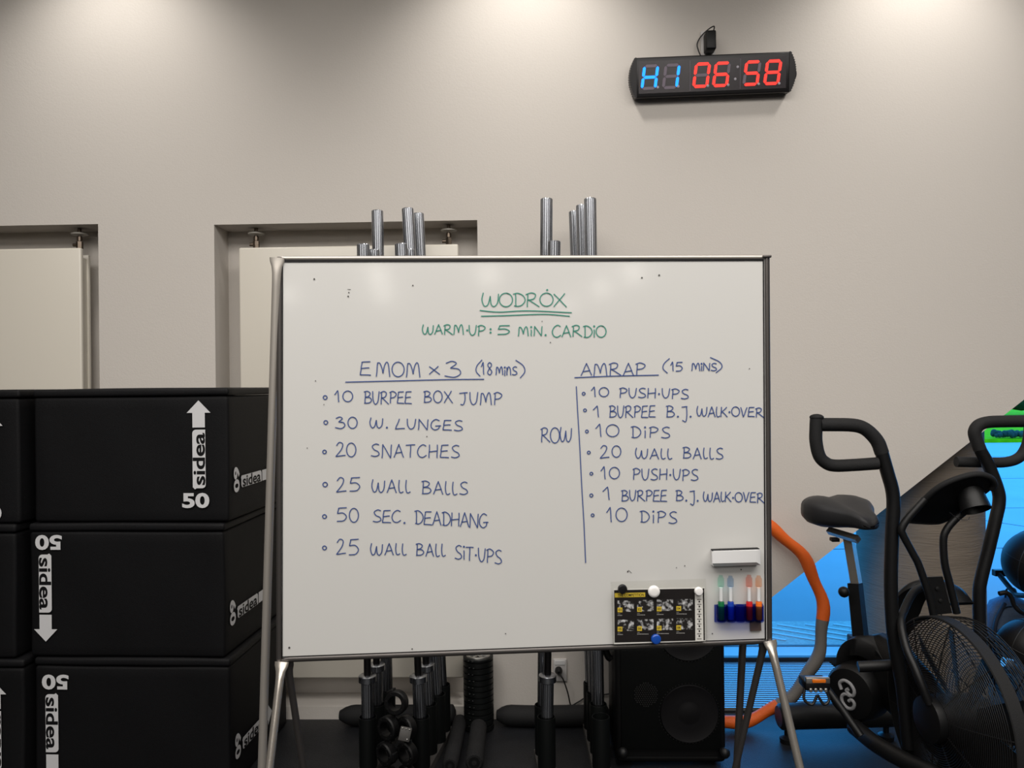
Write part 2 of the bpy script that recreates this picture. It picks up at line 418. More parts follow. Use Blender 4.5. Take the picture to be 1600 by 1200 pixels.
radiator(n1l+.05, P(127, 500, W-.004).x, ztop1, zb, 'white flat panel radiator in the left wall niche above the black boxes', [(P(124, 370, W+.085).x, ntop1)])

# ================================================================== PLYO BOXES
def rot180(ux, uy): return -V(ux), -V(uy)
def print_logo(mb, c, ux, uy, num, K=1.0):
    """arrow, tag and number; c = centre of the tag, uy = way the arrow points"""
    c, ux, uy = V(c), V(ux), V(uy)
    q = lambda x, y: c+ux*x*K+uy*y*K
    n = ux.cross(uy).normalized()*.0008
    def poly(pts, mi=0): mb.add([q(*p)+n*(1 if mi == 0 else 2) for p in pts], [tuple(range(len(pts)))], mi)
    h = .108                                    # half length of the tag
    poly([(-.0235, h+.008), (.0235, h+.008), (.0235, h+.062), (.045, h+.062), (0, h+.108), (-.045, h+.062), (-.0235, h+.062)])
    rr = .014
    pts = []
    for (sx, sy, a0) in ((1, -1, -90), (1, 1, 0), (-1, 1, 90)):
        if (sx, sy) == (1, 1): pts.append((.0245, h)); continue
        for a in range(0, 91, 15):
            t = math.radians(a0+a); pts.append((sx*(.0245-rr)+rr*math.cos(t), sy*(h-rr)+rr*math.sin(t)))
    pts += [(-.0245, -h+.004), (-.016, -h-.004), (-.010, -h)]
    # body of tag with small speech tail at its foot
    poly(pts)
    put_text(mb, 'sidea', .08, q(.0, 0)+n*2, uy, -ux, .022, mi=1, fitw=.192*K, fith=.047*K)
    put_text(mb, num, .075, q(-.014, -h-.045)+n, ux, uy, .035, fitw=.103*K, fith=.056*K)
BY = 2.80
yawb = math.radians(-1.8)
Rb = Matrix.Rotation(yawb, 3, 'Z')
def plyo(label, xl_px, xr_px, ymid, level, front=None, side=True, bw=None):
    z0 = level*.5
    a = P(xr_px, ymid, BY)                         # front right edge
    if bw is None: bw = .75
    D = .6
    ux = Rb @ V((1, 0, 0)); uy = Rb @ V((0, 1, 0))
    fr = V((a.x, a.y, z0))
    o = thing('plyo_box', label, 'plyo box', fr-ux*bw/2+uy*D/2, 'black soft plyo boxes stacked at the left')
    c = fr-ux*bw/2+uy*D/2
    def soft(z0_, z1_, ex, bev, seed, nm, m):
        bm = bmesh.new(); bmesh.ops.create_cube(bm, size=1); bmesh.ops.scale(bm, vec=(bw+ex, D+ex, z1_-z0_), verts=bm.verts)
        bmesh.ops.bevel(bm, geom=bm.edges[:], offset=bev, segments=3, profile=.5, affect='EDGES')
        bmesh.ops.subdivide_edges(bm, edges=[e for e in bm.edges if e.calc_length() > .1], cuts=14, use_grid_fill=True)
        bm.verts.index_update(); rnd = random.Random(seed); ph = [rnd.uniform(0, 6) for _ in range(6)]
        mb = MB(); vs = []
        for v in bm.verts:
            p = v.co.copy()
            w1 = math.sin(p.x*9+ph[0])*math.sin(p.z*11+ph[1])+.5*math.sin(p.x*21+ph[2]+p.z*13)
            w2 = math.sin(p.x*7+ph[3])
            p.y += .0016*w1; p.x += .0015*math.sin(p.y*9+p.z*10+ph[4]); p.z += .0012*w2 if p.z > 0 else 0
            vs.append(Rb @ p+V((c.x, c.y, (z0_+z1_)/2)))
        mb.add(vs, [tuple(v.index for v in f.verts) for f in bm.faces]); bm.free()
        return mb.build(nm, m, o)
    soft(z0+.001, z0+.466, -.006, .012, int(abs(xr_px))*3+level, 'cover', M['boxfab'])
    soft(z0+.468, z0+.498, .000, .010, int(abs(xr_px))*5+level, 'lid', M['boxlid'])
    off = -.0025
    if front:
        tag_px, tag_py, flip = front
        d = ray(tag_px, tag_py); t = (fr-CO).dot(uy)/d.dot(uy); q = CO+d*t+uy*(off+.0018)-uy*.0015
        mb = MB(); a_, b_ = ux, V((0, 0, 1))
        if flip: a_, b_ = rot180(a_, b_)
        print_logo(mb, q, a_, b_, '50'); mb.build('front_print', [M['print'], M['boxfab']], o)
    if side:
        mb = MB(); q = fr+uy*.208+V((0, 0, .137))+ux*.0012
        print_logo(mb, q, V((0, 0, -1)), uy, '60', .93); mb.build('side_print', [M['print'], M['boxfab']], o)
    return o
plyo('black soft plyo box, top of the stack beside the whiteboard, white arrow pointing up', 36, 357, 700, 2, (311.5, 717, False))
plyo('black soft plyo box, middle of the stack beside the whiteboard, whole white arrow pointing down', 28, 351, 920, 1, (71.5, 911.5, True))
plyo('black soft plyo box, bottom of the stack beside the whiteboard, its arrow cut off', 41, 359, 1100, 0, (82, 1129.5, True))
plyo('black soft plyo box at the left edge of the photo, topmost of its stack', -290, 30, 700, 2, (-12.5, 737, False), False)
plyo('black soft plyo box at the left edge, middle of its stack, no print in view', -298, 24, 920, 1, None, False)
plyo('black soft plyo box at the left edge, lowest of its stack, sliver of white print', -286, 37, 1100, 0, (-7, 1156, False), False)

# ================================================================== WHITEBOARD
YL, YR = 1.87, 1.95
bTL = P(440, 406, YL); bBL = P(440, 1028, YL); bTR = P(1196, 404, YR)
bn = (bTR-bTL).cross(bBL-bTL).normalized()
if bn.y > 0: bn = -bn                             # faces the camera
bBR = PP(1199, 999, bTL, bn)
bx = (bTR-bTL).normalized(); bz = bn.cross(bx); bz = bz if bz.z > 0 else -bz
def B(px, py, off=0.0): return PP(px, py, bTL+bn*off, bn)
footL = V((bBL.x, bBL.y, 0)); base = (bBL+bBR)/2; base.z = 0
wbd = thing('whiteboard', 'white standing whiteboard on splayed metal legs covered in green and blue handwriting', 'whiteboard', base)
MB().prism([bTL, bTR, bBR, bBL], -bn*.012).build('panel', M['board'], wbd)
# frame: dark side posts, round top and bottom rails with flattened ends
def post(a, b, r):
    mb = MB(); mb.tube([a, b], r, 14); return mb
off = .004
post(B(437.5, 402, -off), B(436.5, 1033, -off), .0075).build('side_post', M['gunmetal'], wbd)
post(B(1197.5, 399, -off), B(1201.5, 1001, -off), .0078).build('side_post', M['gunmetal'], wbd)
MB().tube([B(438, 402.5, -off), B(446, 404, -off), B(1188, 402.2, -off), B(1199, 400.5, -off)], [.004, .0062, .0062, .004], 14).build('top_rail', M['alu'], wbd)
MB().tube([B(438, 1032, -off), B(452, 1029.5, -off), B(1180, 1002, -off), B(1202, 1001, -off)], [.004, .0078, .0078, .004], 14).build('bottom_rail', M['gunmetal'], wbd)
et = MB()  # dark strips put in for the shaded underside of the frame tubes
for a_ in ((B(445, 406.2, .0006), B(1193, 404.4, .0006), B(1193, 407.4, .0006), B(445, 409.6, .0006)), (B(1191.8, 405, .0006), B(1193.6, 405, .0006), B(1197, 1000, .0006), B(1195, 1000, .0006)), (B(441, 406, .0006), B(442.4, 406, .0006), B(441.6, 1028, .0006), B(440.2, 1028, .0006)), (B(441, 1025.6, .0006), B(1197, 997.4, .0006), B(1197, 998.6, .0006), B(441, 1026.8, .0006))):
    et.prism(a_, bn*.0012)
et.build('edge_shade', M['shaft'], wbd, 'dark strips for the shade along the inner edge of the frame')
MB().rbox(B(1197, 401.3, -off), (.022, .022, .007), .002, 2).build('corner_cap', M['gunmetal'], wbd)
def crimp_leg(top, foot, r, m, name='leg'):
    """tube leg whose top end is pressed flat and flared"""
    top, foot = V(top), V(foot); ax = (foot-top).normalized(); L = (foot-top).length
    side = bx-ax*bx.dot(ax); side.normalize(); dep = ax.cross(side)
    rings = []
    for t, a, b in ((0, 1.75, .30), (.010, 1.65, .38), (.022, 1.25, .72), (.04, 1.05, .95), (.07, 1, 1), (L*.5, 1, 1), (L, 1, 1)):
        rings.append([top+ax*t+side*(math.cos(2*math.pi*j/18)*r*a)+dep*(math.sin(2*math.pi*j/18)*r*b*(1-.25*(t < .03)*abs(math.cos(2*math.pi*j/18)) )) for j in range(18)])
    mb = MB(); mb.ring_loft(rings)
    lg = mb.build(name, m, wbd, sharp=50)
    MB().lathe([(r*1.25, 0), (r*1.25, .03), (r*1.02, .034)], foot-V((0, 0, .0)), n=16).build('rubber_foot', M['blackp'], lg)
    return lg
def to_floor(a, b):
    a, b = V(a), V(b); t = (a.z-.0)/(a.z-b.z); return a+(b-a)*t
def leg_px(p, px, py, Y, r, m):
    crimp_leg(p, to_floor(p, P(px, py, Y)), r, m)
leg_px(B(440.5, 1034, .006), 421, 1200, 1.80, .0098, M['chrome'])
leg_px(B(1203, 1001, .006), 1250, 1200, 1.88, .0098, M['chrome'])
leg_px(B(449, 1034, -.016), 474, 1200, 1.965, .0088, M['gunmetal'])
leg_px(B(1195, 1002, -.016), 1149, 1200, 2.06, .0088, M['gunmetal'])
# rear support frame: two long tubes from the top corners
a = B(433, 402.5, .004)
crimp_leg(a, to_floor(a, P(410, 1180, 1.925)), .0105, M['alu'], 'rear_support')
a2 = P(1190, 412, 2.0)
crimp_leg(a2, to_floor(a2, P(1153, 1160, 2.07)), .0095, M['gunmetal'], 'rear_support')

# ---- handwriting
F = {}
def L(*p): return ('l', p)
def S(*p): return ('s', p)
def D(x, y): return ('d', ((x, y),))
def ell(cx, cy, rx, ry, a0=-60, n=14, over=380):
    return ('s', tuple((cx+rx*math.cos(math.radians(a0-over*i/n)), cy+ry*math.sin(math.radians(a0-over*i/n))) for i in range(n+1)))
F['A'] = (.85, [L((0, 1), (.52, 0)), L((.5, 0), (1, 1)), L((.16, .68), (.84, .62))])
F['B'] = (.85, [L((.16, .03), (.12, .98)), S((0, .05), (.45, 0), (.82, .16), (.62, .4), (.2, .5)), S((.2, .5), (.75, .52), (1, .74), (.72, .95), (.05, 1))])
F['C'] = (.8, [S((.95, .1), (.62, 0), (.2, .2), (0, .58), (.2, .92), (.6, 1), (1, .84))])
F['D'] = (.85, [L((.18, .03), (.22, .98)), S((0, .06), (.4, 0), (.84, .2), (1, .55), (.76, .88), (.42, 1), (.08, .97))])
F['E'] = (.75, [L((.95, 0), (.16, .04), (.08, .5), (0, .97), (1, 1)), L((.1, .5), (.85, .46))])
F['G'] = (.85, [S((.88, .1), (.5, 0), (.1, .3), (.05, .75), (.4, 1), (.8, .88), (.9, .62)), L((.5, .62), (1.05, .6))])
F['H'] = (.8, [L((.06, 0), (0, 1)), L((.95, 0), (.92, 1)), L((.02, .54), (.94, .48))])
F['i'] = (.14, [L((.5, .34), (.6, 1)), D(.5, .05)])
F['I'] = (.14, [L((.5, 0), (.5, 1))])
F['J'] = (.75, [L((0, .05), (1, 0)), S((.66, .02), (.7, .55), (.5, .98), (.15, .98))])
F['j'] = (.6, [L((.1, .05), (1, 0)), S((.9, .02), (.95, .8), (.75, 1.35), (.2, 1.25))])
F['K'] = (.75, [L((.06, 0), (0, 1)), L((.9, 0), (.06, .58)), L((.22, .48), (1, 1))])
F['L'] = (.8, [L((.42, 0), (0, .96), (1, .9))])
F['l'] = (.42, [S((.12, 0), (.0, .5), (.18, .93), (.55, 1), (1, .92))])
F['M'] = (1.05, [L((0, 1), (.1, .08)), S((.1, .08), (.26, .1), (.42, .45), (.5, .78)), S((.5, .78), (.6, .3), (.76, .02), (.9, .2), (1, 1))])
F['N'] = (.85, [L((0, 1), (.08, 0)), L((.06, 0), (.9, 1)), L((.9, 1), (1, .02))])
F['O'] = (.95, [ell(.5, .5, .5, .5)])
F['P'] = (.75, [L((.16, .06), (.1, 1)), S((0, .1), (.5, 0), (1, .2), (.74, .48), (.16, .56))])
F['R'] = (.95, [L((.14, .1), (.1, 1)), S((0, .12), (.4, 0), (.72, .12), (.6, .42), (.12, .54)), L((.2, .5), (1, 1))])
F['S'] = (.75, [S((.92, .06), (.55, 0), (.14, .18), (.34, .45), (.82, .62), (.94, .86), (.5, 1), (0, .95))])
F['T'] = (.8, [L((0, .04), (1, 0)), L((.52, .02), (.48, 1))])
F['U'] = (.75, [S((0, 0), (.05, .62), (.36, 1), (.8, .8), (1, 0))])
F['V'] = (.75, [L((0, 0), (.42, 1), (1, 0))])
F['W'] = (1.2, [S((.08, 0), (0, .5), (.14, .96), (.36, .86), (.5, .25)), S((.5, .25), (.56, .84), (.74, 1), (.94, .72), (1, .08))])
F['X'] = (.9, [L((0, .04), (1, 1)), L((.86, 0), (.0, .98))])
F['0'] = (.72, [ell(.5, .52, .5, .48)])
F['1'] = (.36, [L((0, .34), (.62, 0)), L((.62, 0), (.82, 1))])
F['2'] = (.72, [S((.06, .22), (.36, 0), (.72, .12), (.58, .5), (0, 1)), L((0, 1), (1, .93))])
F['3'] = (.75, [S((.08, .12), (.45, 0), (.72, .14), (.36, .42)), S((.36, .42), (.86, .5), (.98, .78), (.6, 1), (0, .92))])
F['5'] = (.78, [L((1, 0), (.2, .05)), L((.2, .05), (.1, .42)), S((.1, .42), (.66, .4), (1, .66), (.72, .95), (.05, 1))])
F['8'] = (.6, [S((.8, .1), (.45, 0), (.12, .2), (.45, .46), (.92, .74), (.6, 1), (.1, .86), (.35, .55), (.85, .26), (.8, .08))])
F['n'] = (.6, [L((0, .1), (.05, 1)), S((.05, .6), (.4, .05), (.85, .25), (1, 1))])
F['('] = (.3, [S((1, 0), (.25, .35), (.1, .7), (.7, 1))])
F[')'] = (.3, [S((0, 0), (.8, .3), (1, .65), (.5, 1))])
F['.'] = (.12, [D(.5, .95)])
F['·'] = (.25, [D(.5, .55)])
F[':'] = (.25, [D(.5, .35), D(.5, .9)])
INK = .0012
ink = {'g': MB(), 'b': MB()}
hr = random.Random(3)
def ribbon(mb, pts, wd=.0025):
    """a flat line of ink lying on the board: pts in photo pixels"""
    q = [B(x, y, INK) for x, y in pts]; n = len(q); vs = []; fs = []
    for i in range(n):
        t = (q[min(i+1, n-1)]-q[max(i-1, 0)]); t = t.normalized() if t.length > 1e-7 else bx
        s_ = bn.cross(t)*wd/2
        e = -t*wd*.3 if i == 0 else (t*wd*.3 if i == n-1 else t*0)
        vs += [q[i]+s_+e, q[i]-s_+e]
    for i in range(n-1): fs.append((2*i, 2*i+1, 2*i+3, 2*i+2))
    mb.add(vs, fs)
def dot(mb, x, y, r=.0026):
    c = B(x, y, INK); mb.add([c+(bx*math.cos(k*math.pi/5)+bz*math.sin(k*math.pi/5))*r for k in range(10)], [tuple(range(10))])
def stroke(mb, kind, pts, fx):
    if kind == 'd': dot(mb, *fx(*pts[0])); return
    p = [V((*fx(x, y), 0)) for x, y in pts]
    if kind == 's': p = catmull(p, 6)
    else:
        o = []
        for i in range(len(p)-1):
            for k in range(4): o.append(p[i].lerp(p[i+1], k/4)+V((math.sin(k*1.3)*.25, math.cos(k)*.15, 0)))
        p = o+[p[-1]]
        # sharp corners of a polyline become separate ribbons
        if len(pts) > 2:
            for i in range(len(pts)-1): ribbon(mb, [(a.x, a.y) for a in p[i*4:i*4+5]])
            return
    ribbon(mb, [(a.x, a.y) for a in p])
def word(c, txt, x0, x1, yt, yb, dy=0.0, gap=.24):
    """handwritten word between x0 and x1; dy lowers its right end"""
    tot = sum(F[ch][0] for ch in txt)+gap*(len(txt)-1); x = x0; u = (x1-x0)/tot
    for k, ch in enumerate(txt):
        wd_, st = F[ch]; lx = x; ww = wd_*u
        j = hr.uniform(-.5, .5); sc_ = hr.uniform(.96, 1.04)
        def fx(a, b, lx=lx, ww=ww, j=j, sc_=sc_):
            X = lx+a*ww; return (X, yt+(yb-yt)*b*sc_+dy*(X-x0)/(x1-x0)+j)
        for kind, pts in st: stroke(ink[c], kind, pts, fx)
        x += (wd_+gap)*u
def line(c, *pts): ribbon(ink[c], [(a.x, a.y) for a in catmull([V((*p, 0)) for p in pts], 6)])
def bullet(x, y, r=3):
    ribbon(ink['b'], [(x+r*math.cos(t*.45), y+r*math.sin(t*.45)) for t in range(16)], .0026)
def flush(c, label):
    ink[c].build('handwriting', M['ink'+c], wbd, label); ink[c] = MB()
word('g', 'WODROX', 753, 885, 458, 479, 0, .06); dot(ink['g'], 855, 453)
line('g', (750, 485), (780, 487.5), (825, 485.5), (893, 488.5)); line('g', (752, 494), (790, 493), (850, 491), (890, 494))
flush('g', 'green underlined heading reading WODROX')
word('g', 'WARM', 660, 724, 507, 522, 0, .15); dot(ink['g'], 730, 516); word('g', 'UP', 733, 758, 508, 524, 0, .15); word('g', ':', 765, 768, 511, 521)
word('g', '5', 777, 796, 508, 522); word('g', 'MiN', 810, 847, 510, 524); dot(ink['g'], 852.5, 523.5); word('g', 'CARDiO', 863, 947, 508, 526, 1, .12)
flush('g', 'green line reading WARM UP 5 MIN CARDIO')
word('b', 'E', 563, 579, 565, 586); word('b', 'MOM', 588, 656, 565, 587, 1, .18); word('b', 'X', 671, 687, 572, 585); word('b', '3', 695, 720, 564, 588)
word('b', '(', 743, 753, 562, 587); word('b', '18', 752, 769, 566, 585, 0, .35); word('b', 'Mins'.replace('s', 'S'), 775, 808, 573, 586); word('b', ')', 806, 820, 563, 590)
line('b', (540, 597), (620, 595), (700, 593), (756, 592.5))
flush('b', 'blue heading reading EMOM x 3 18 mins')
bullet(508, 621); word('b', '10', 523, 551, 610, 628); word('b', 'BURPEE', 569, 643, 611, 630, 1, .14); word('b', 'BOX', 662, 707, 611, 629); word('b', 'JUMP', 718, 784, 613, 632)
flush('b', 'blue line reading 10 BURPEE BOX JUMP')
bullet(509, 660); word('b', '30', 524, 558, 651, 669); word('b', 'W', 578, 598, 653, 669); dot(ink['b'], 604.5, 668); word('b', 'LUNGES', 618, 723, 654, 670, 3)
flush('b', 'blue line reading 30 W. LUNGES')
bullet(507, 706, 2.8); word('b', '20', 525, 556, 691, 713, 0, .1); word('b', 'SNATCHES', 580, 718, 694, 714, 1.5)
flush('b', 'blue line reading 20 SNATCHES')
bullet(508, 757, 3.5); word('b', '25', 526, 562, 746, 768); word('b', 'WAll', 581, 641, 749, 769, 1.5); word('b', 'BAllS', 659, 731, 751, 771, 2.5)
flush('b', 'blue line reading 25 WALL BALLS')
bullet(507, 807); word('b', '50', 526, 560, 793, 815); word('b', 'SEC', 583, 626, 797, 816, 0, .12); dot(ink['b'], 632, 817); word('b', 'DEADHANG', 648, 762, 798, 819, 5, .1)
flush('b', 'blue line reading 50 SEC. DEADHANG')
bullet(507, 856); word('b', '25', 526, 560, 842, 866); word('b', 'WAll', 579, 635, 849, 867, .5); word('b', 'BAll', 650, 696, 849, 868, .5); word('b', 'SiT·UPS', 711, 784, 852, 873, 8, .16)
flush('b', 'blue line reading 25 WALL BALL SIT-UPS')
word('b', 'AMRAP', 908, 1008, 568, 587, -1.5, .18); line('b', (898, 590), (960, 587.5), (1029, 586))
word('b', '(', 1035, 1046, 560, 582); word('b', '15', 1048, 1066, 566, 580); word('b', 'MiNS', 1081, 1120, 567, 579, 1, .16); word('b', ')', 1110, 1128, 558, 581)
flush('b', 'blue heading reading AMRAP 15 mins')
line('b', (900.5, 604), (903, 650), (906, 700), (909, 760), (912.5, 820), (915, 879))
flush('b', 'long vertical blue line beside the right list')
bullet(912, 615, 2.2); word('b', '10', 924, 951, 605, 620); word('b', 'PUSH·UPS', 968, 1076, 606, 621, 2, .2)
flush('b', 'upper blue line reading 10 PUSH-UPS')
bullet(914, 641, 2.2); word('b', '1', 927, 937, 634, 651); word('b', 'BURPEE', 952, 1024, 634, 652, 0, .14); word('b', 'B.j.', 1041, 1080, 634, 651, 1, .3); word('b', 'WAlK·OVER', 1089, 1193, 635, 650, 2, .14)
flush('b', 'upper blue line reading 1 BURPEE B.J. WALK-OVER')
bullet(917, 674, 2.2); word('b', '10', 931, 967, 663, 682); word('b', 'DiPS', 986, 1047, 666, 683, 1, .3)
flush('b', 'upper blue line reading 10 DIPS')
word('b', 'ROW', 845, 893, 668, 691, 0, .06)
flush('b', 'blue word ROW left of the vertical line')
bullet(920, 707, 2.2); word('b', '20', 938, 970, 696, 715); word('b', 'WAll', 993, 1050, 700, 716, 1.5); word('b', 'BAllS', 1067, 1130, 699, 716, 1)
flush('b', 'blue line reading 20 WALL BALLS')
bullet(924, 740, 2.2); word('b', '10', 939, 968, 729, 748); word('b', 'PUSH·UPS', 989, 1091, 732, 749, 1.5, .2)
flush('b', 'lower blue line reading 10 PUSH-UPS')
bullet(924, 774, 2.4); word('b', '1', 942, 954, 761, 780); word('b', 'BURPEE', 971, 1042, 766, 783, 0, .14); word('b', 'B.j.', 1056, 1091, 766, 782, 1, .3); word('b', 'WAlK·OVER', 1099, 1194, 768, 783, 2, .14)
flush('b', 'lower blue line reading 1 BURPEE B.J. WALK-OVER')
bullet(926, 805, 2.2); word('b', '10', 948, 980, 793, 815); word('b', 'DiPS', 1000, 1058, 798, 816, 1.5, .3)
flush('b', 'lower blue line reading 10 DIPS')
sp = MB()
for (x, y, r) in ((491, 436, .0022), (645, 446, .0018), (1003, 434, .0022), (1030, 430, .0024), (452, 1012, .0026), (545, 457, .0016), (544, 463, .002), (644, 1014, .0018), (790, 990, .0014), (506, 632, .0012),
                  (981, 893, .002), (1057, 887, .0012), (1070, 884, .0014), (1158, 890, .002), (1171, 576, .0014), (847, 502, .0012), (860, 535, .0014), (667, 682, .0014), (493, 595, .0014), (1113, 990, .0016), (480, 700, .0012)):
    dot(sp, x, y, r)
for (x, y) in ((543, 452), (982, 891)): line_ = [(x+k*1.6, y+k*(.1 if x < 900 else 1.4)) for k in range(4)]; ribbon(sp, line_, .0012)
sp.build('ink_specks', M['speck'], wbd)

# ---- things held on the board
def bbox(px0, py0, px1, py1, d0, d1):
    """box on the board spanning photo pixels, standing from d0 to d1 in front of it"""
    q = [B(px0, py0, d0), B(px1, py0, d0), B(px1, py1, d0), B(px0, py1, d0)]; return q, bn*(d1-d0)
# poster in a clear sleeve
pc = B(1030, 958)
po = thing('acrylic_sleeve', 'clear acrylic sleeve hanging over the bottom rail at the right of the whiteboard', 'sign holder', pc)
q, e = bbox(954.5, 907, 1103, 1014, .0125, .0145)
q = [B(954.5, 909.5, .012), B(1103, 904.5, .012), B(1106, 1013, .012), B(958, 1018.5, .012)]
MB().prism(q, bn*.002).build('front_sheet', M['sleeve'], po)
MB().prism([p-bn*.0045 for p in q], bn*.001).build('back_sheet', M['sleeve'], po)
sh = thing('poster', 'black and yellow printed poster with eight small photographs inside the clear sleeve', 'poster', B(1030, 965))
q = [B(958.5, 920.5, .009), B(1101, 917.5, .009), B(1102, 1001.5, .009), B(959.5, 1006.5, .009)]
MB().prism(q, bn*.0006).build('paper', M['sheetw'], sh)
q = [B(959.5, 922.2, .0098), B(1085.5, 919.6, .0098), B(1086.5, 1000.8, .0098), B(960.3, 1004, .0098)]
MB().prism(q, bn*.0002).build('black_print', M['sheetk'], sh)
mb = MB(); mb.prism([B(1098, 919.2, .0098), B(1100.4, 919.1, .0098), B(1101.4, 1000.2, .0098), B(1099.4, 1000.4, .0098)], bn*.0002); mb.build('edge_print', M['sheetk'], sh)
H_ = .0103
mb = MB(); mb.prism([B(960.5, 926.8, H_), B(1008, 925.8, H_), B(1008.2, 932.6, H_), B(960.7, 933.6, H_)], bn*.0001)
w_ = (B(1006, 930, 0)-B(965.5, 930, 0)).length
put_text(mb, 'THE COMPETITION', .01, B(985.7, 929.8, H_+.0003), bx, bz, .012, mi=1, fitw=w_, fith=.0072)
mb.build('title_banner', [M['yellow'], M['sheetk']], sh)
num = MB(); cap_ = MB()
for r_ in range(2):
    for c_ in range(4):
        k = r_*4+c_; x = 965+c_*30.6; y = (938.3 if r_ == 0 else 968.2)-c_*.75
        t = MB(); t.prism([B(x, y, H_-.0002), B(x+25.5, y, H_-.0002), B(x+25.5, y+17.5, H_-.0002), B(x, y+17.5, H_-.0002)], bn*.0001); t.build('photograph', photo_mat(k), sh)
        num.prism([B(x, y+11, H_), B(x+7.4, y+11, H_), B(x+7.4, y+18.4, H_), B(x, y+18.4, H_)], bn*.0001)
        put_text(num, '0%d' % (k+1), .008, B(x+3.7, y+14.7, H_+.0003), bx, bz, .01, mi=1, fitw=.0075, fith=.006)
        cap_.prism([B(x, y+20.4, H_), B(x+4, y+20.4, H_), B(x+4, y+21.0, H_), B(x, y+21.0, H_)], bn*.0001)
        L_ = (6, 11, 10, 15, 8, 17, 19, 13)[k]; xx = x
        while xx < x+L_:
            s2 = random.uniform(1, 2.2); cap_.prism([B(xx, y+22.6, H_), B(xx+s2, y+22.6, H_), B(xx+s2, y+23.9, H_), B(xx, y+23.9, H_)], bn*.0001); xx += s2+.5
num.build('number_square', [M['yellow'], M['sheetk']], sh); cap_.build('captions', M['captions'], sh)
rs = MB()
for k in range(9):
    y = 936+k*7.7
    rs.prism([B(1089.3, y, H_), B(1096, y, H_), B(1096, y+.7, H_), B(1089.3, y+.7, H_)], bn*.0001)
    if k < 8: rs.prism([B(1091.7, y+2.6, H_), B(1093.4, y+2.2, H_), B(1094, y+4.8, H_), B(1092, y+5.4, H_)], bn*.0001)
rs.build('side_list', M['sheetk'], sh)
def magnet(px, py, rpx, m, label, h=.009, base=.0142):
    c = B(px, py, base); r = (B(px+rpx, py)-B(px, py)).length
    o = MB().lathe([(r*.96, 0), (r, h*.25), (r*.97, h*.75), (r*.8, h), (r*.5, h*1.06), (.0005, h*1.08)], c, bn, 32).build('magnet', m)
    return tag(o, label, 'magnet')
magnet(972.3, 919.8, 7.3, M['magblack'], 'round black magnet at the top left corner of the poster')
magnet(1021.2, 923.6, 9.2, M['magwhite'], 'large round white magnet at the top middle of the poster')
magnet(1091, 923.3, 6.6, M['magwhite'], 'small round white magnet at the top right corner of the poster')
magnet(1024.4, 998, 7.7, M['magblue'], 'round blue magnet at the bottom of the poster')
# eraser
er = thing('board_eraser', 'white magnetic whiteboard eraser above the marker holder', 'eraser', B(1146, 869, 0))
c = [B(1109.5, 862, .002), B(1183, 860.5, .002), B(1183, 881, .002), B(1111, 882.5, .002)]
bm_ = MB(); p0 = [B(1111, 858.5, .001), B(1183.5, 856.2, .001), B(1184, 879.8, .001), B(1111.5, 882.3, .001)]
fr_ = [B(1112.5, 861.5, .03), B(1182, 859.8, .03), B(1182.3, 878.6, .03), B(1113.2, 880.4, .03)]
bm_.ring_loft([p0, [p+bn*.02 for p in p0], fr_]); bm_.build('body', M['white'], er)
mb = MB(); mb.prism([B(1110.6, 857.6, .002), B(1183.2, 855.2, .002), B(1183.2, 857, .002), B(1110.6, 859.4, .002)], bn*.016); mb.build('felt_pad', M['roller'], er)
# marker holder with cups
mh = thing('marker_holder', 'blue tinted plastic marker holder at the lower right corner of the whiteboard', 'marker holder', B(1152, 957, 0))
mb = MB(); cups = [1127, 1142, 1156.5, 1171, 1186]
rc = (B(1142, 950)-B(1134.6, 950)).length
for x in cups:
    ax = bz; c0 = B(x, 971, .0145)
    mb.lathe([(.0005, 0), (rc*.9, .0), (rc, .002), (rc, .040), (rc-.001, .040), (rc-.001, .003), (.0005, .003)], c0, ax, 22, cap=False)
mb.build('cups', M['bluecup'], mh)
mb = MB(); mb.prism([B(1116, 944.5, .001), B(1192, 943, .001), B(1192, 970, .001), B(1116, 971.5, .001)], bn*.002); mb.build('back_plate', M['bluecup'], mh)
MB().prism([B(1171.5, 970.5, .002), B(1188.5, 970, .002), B(1189, 985, .002), B(1172, 985.5, .002)], bn*.003).build('magnet_tab', M['tab'], mh)
for x, cn, y0 in ((1127, 'green', 899), (1142, 'blue', 900), (1171, 'red', 898.5), (1186, 'orange', 899.5)):
    mk = thing('marker', '%s whiteboard marker standing cap up in the blue holder' % cn, 'marker', B(x, 969, .0145), 'whiteboard markers in the holder')
    r = .0078; z0 = B(x, 969, .0145); zz = lambda py: (B(x, py, .0145)-z0).dot(bz)
    MB().lathe([(r*.8, .001), (r, .004), (r, zz(941)), (r*.92, zz(940))], z0, bz, 20).build('ink_end', M['mk_'+cn], mk)
    MB().lathe([(r*.9, zz(940)), (r*.9, zz(916.5))], z0, bz, 20).build('barrel', M['clearbody'], mk)
    MB().lathe([(r*.55, zz(939)), (r*.55, zz(918))], z0, bz, 12).build('ink_tube', M['white'], mk)
    MB().lathe([(r*1.02, zz(916)), (r*1.0, zz(y0+4)), (r*.7, zz(y0+3)), (r*.62, zz(y0)), (.0005, zz(y0-.3))], z0, bz, 20).build('cap', M['cap'+cn], mk)

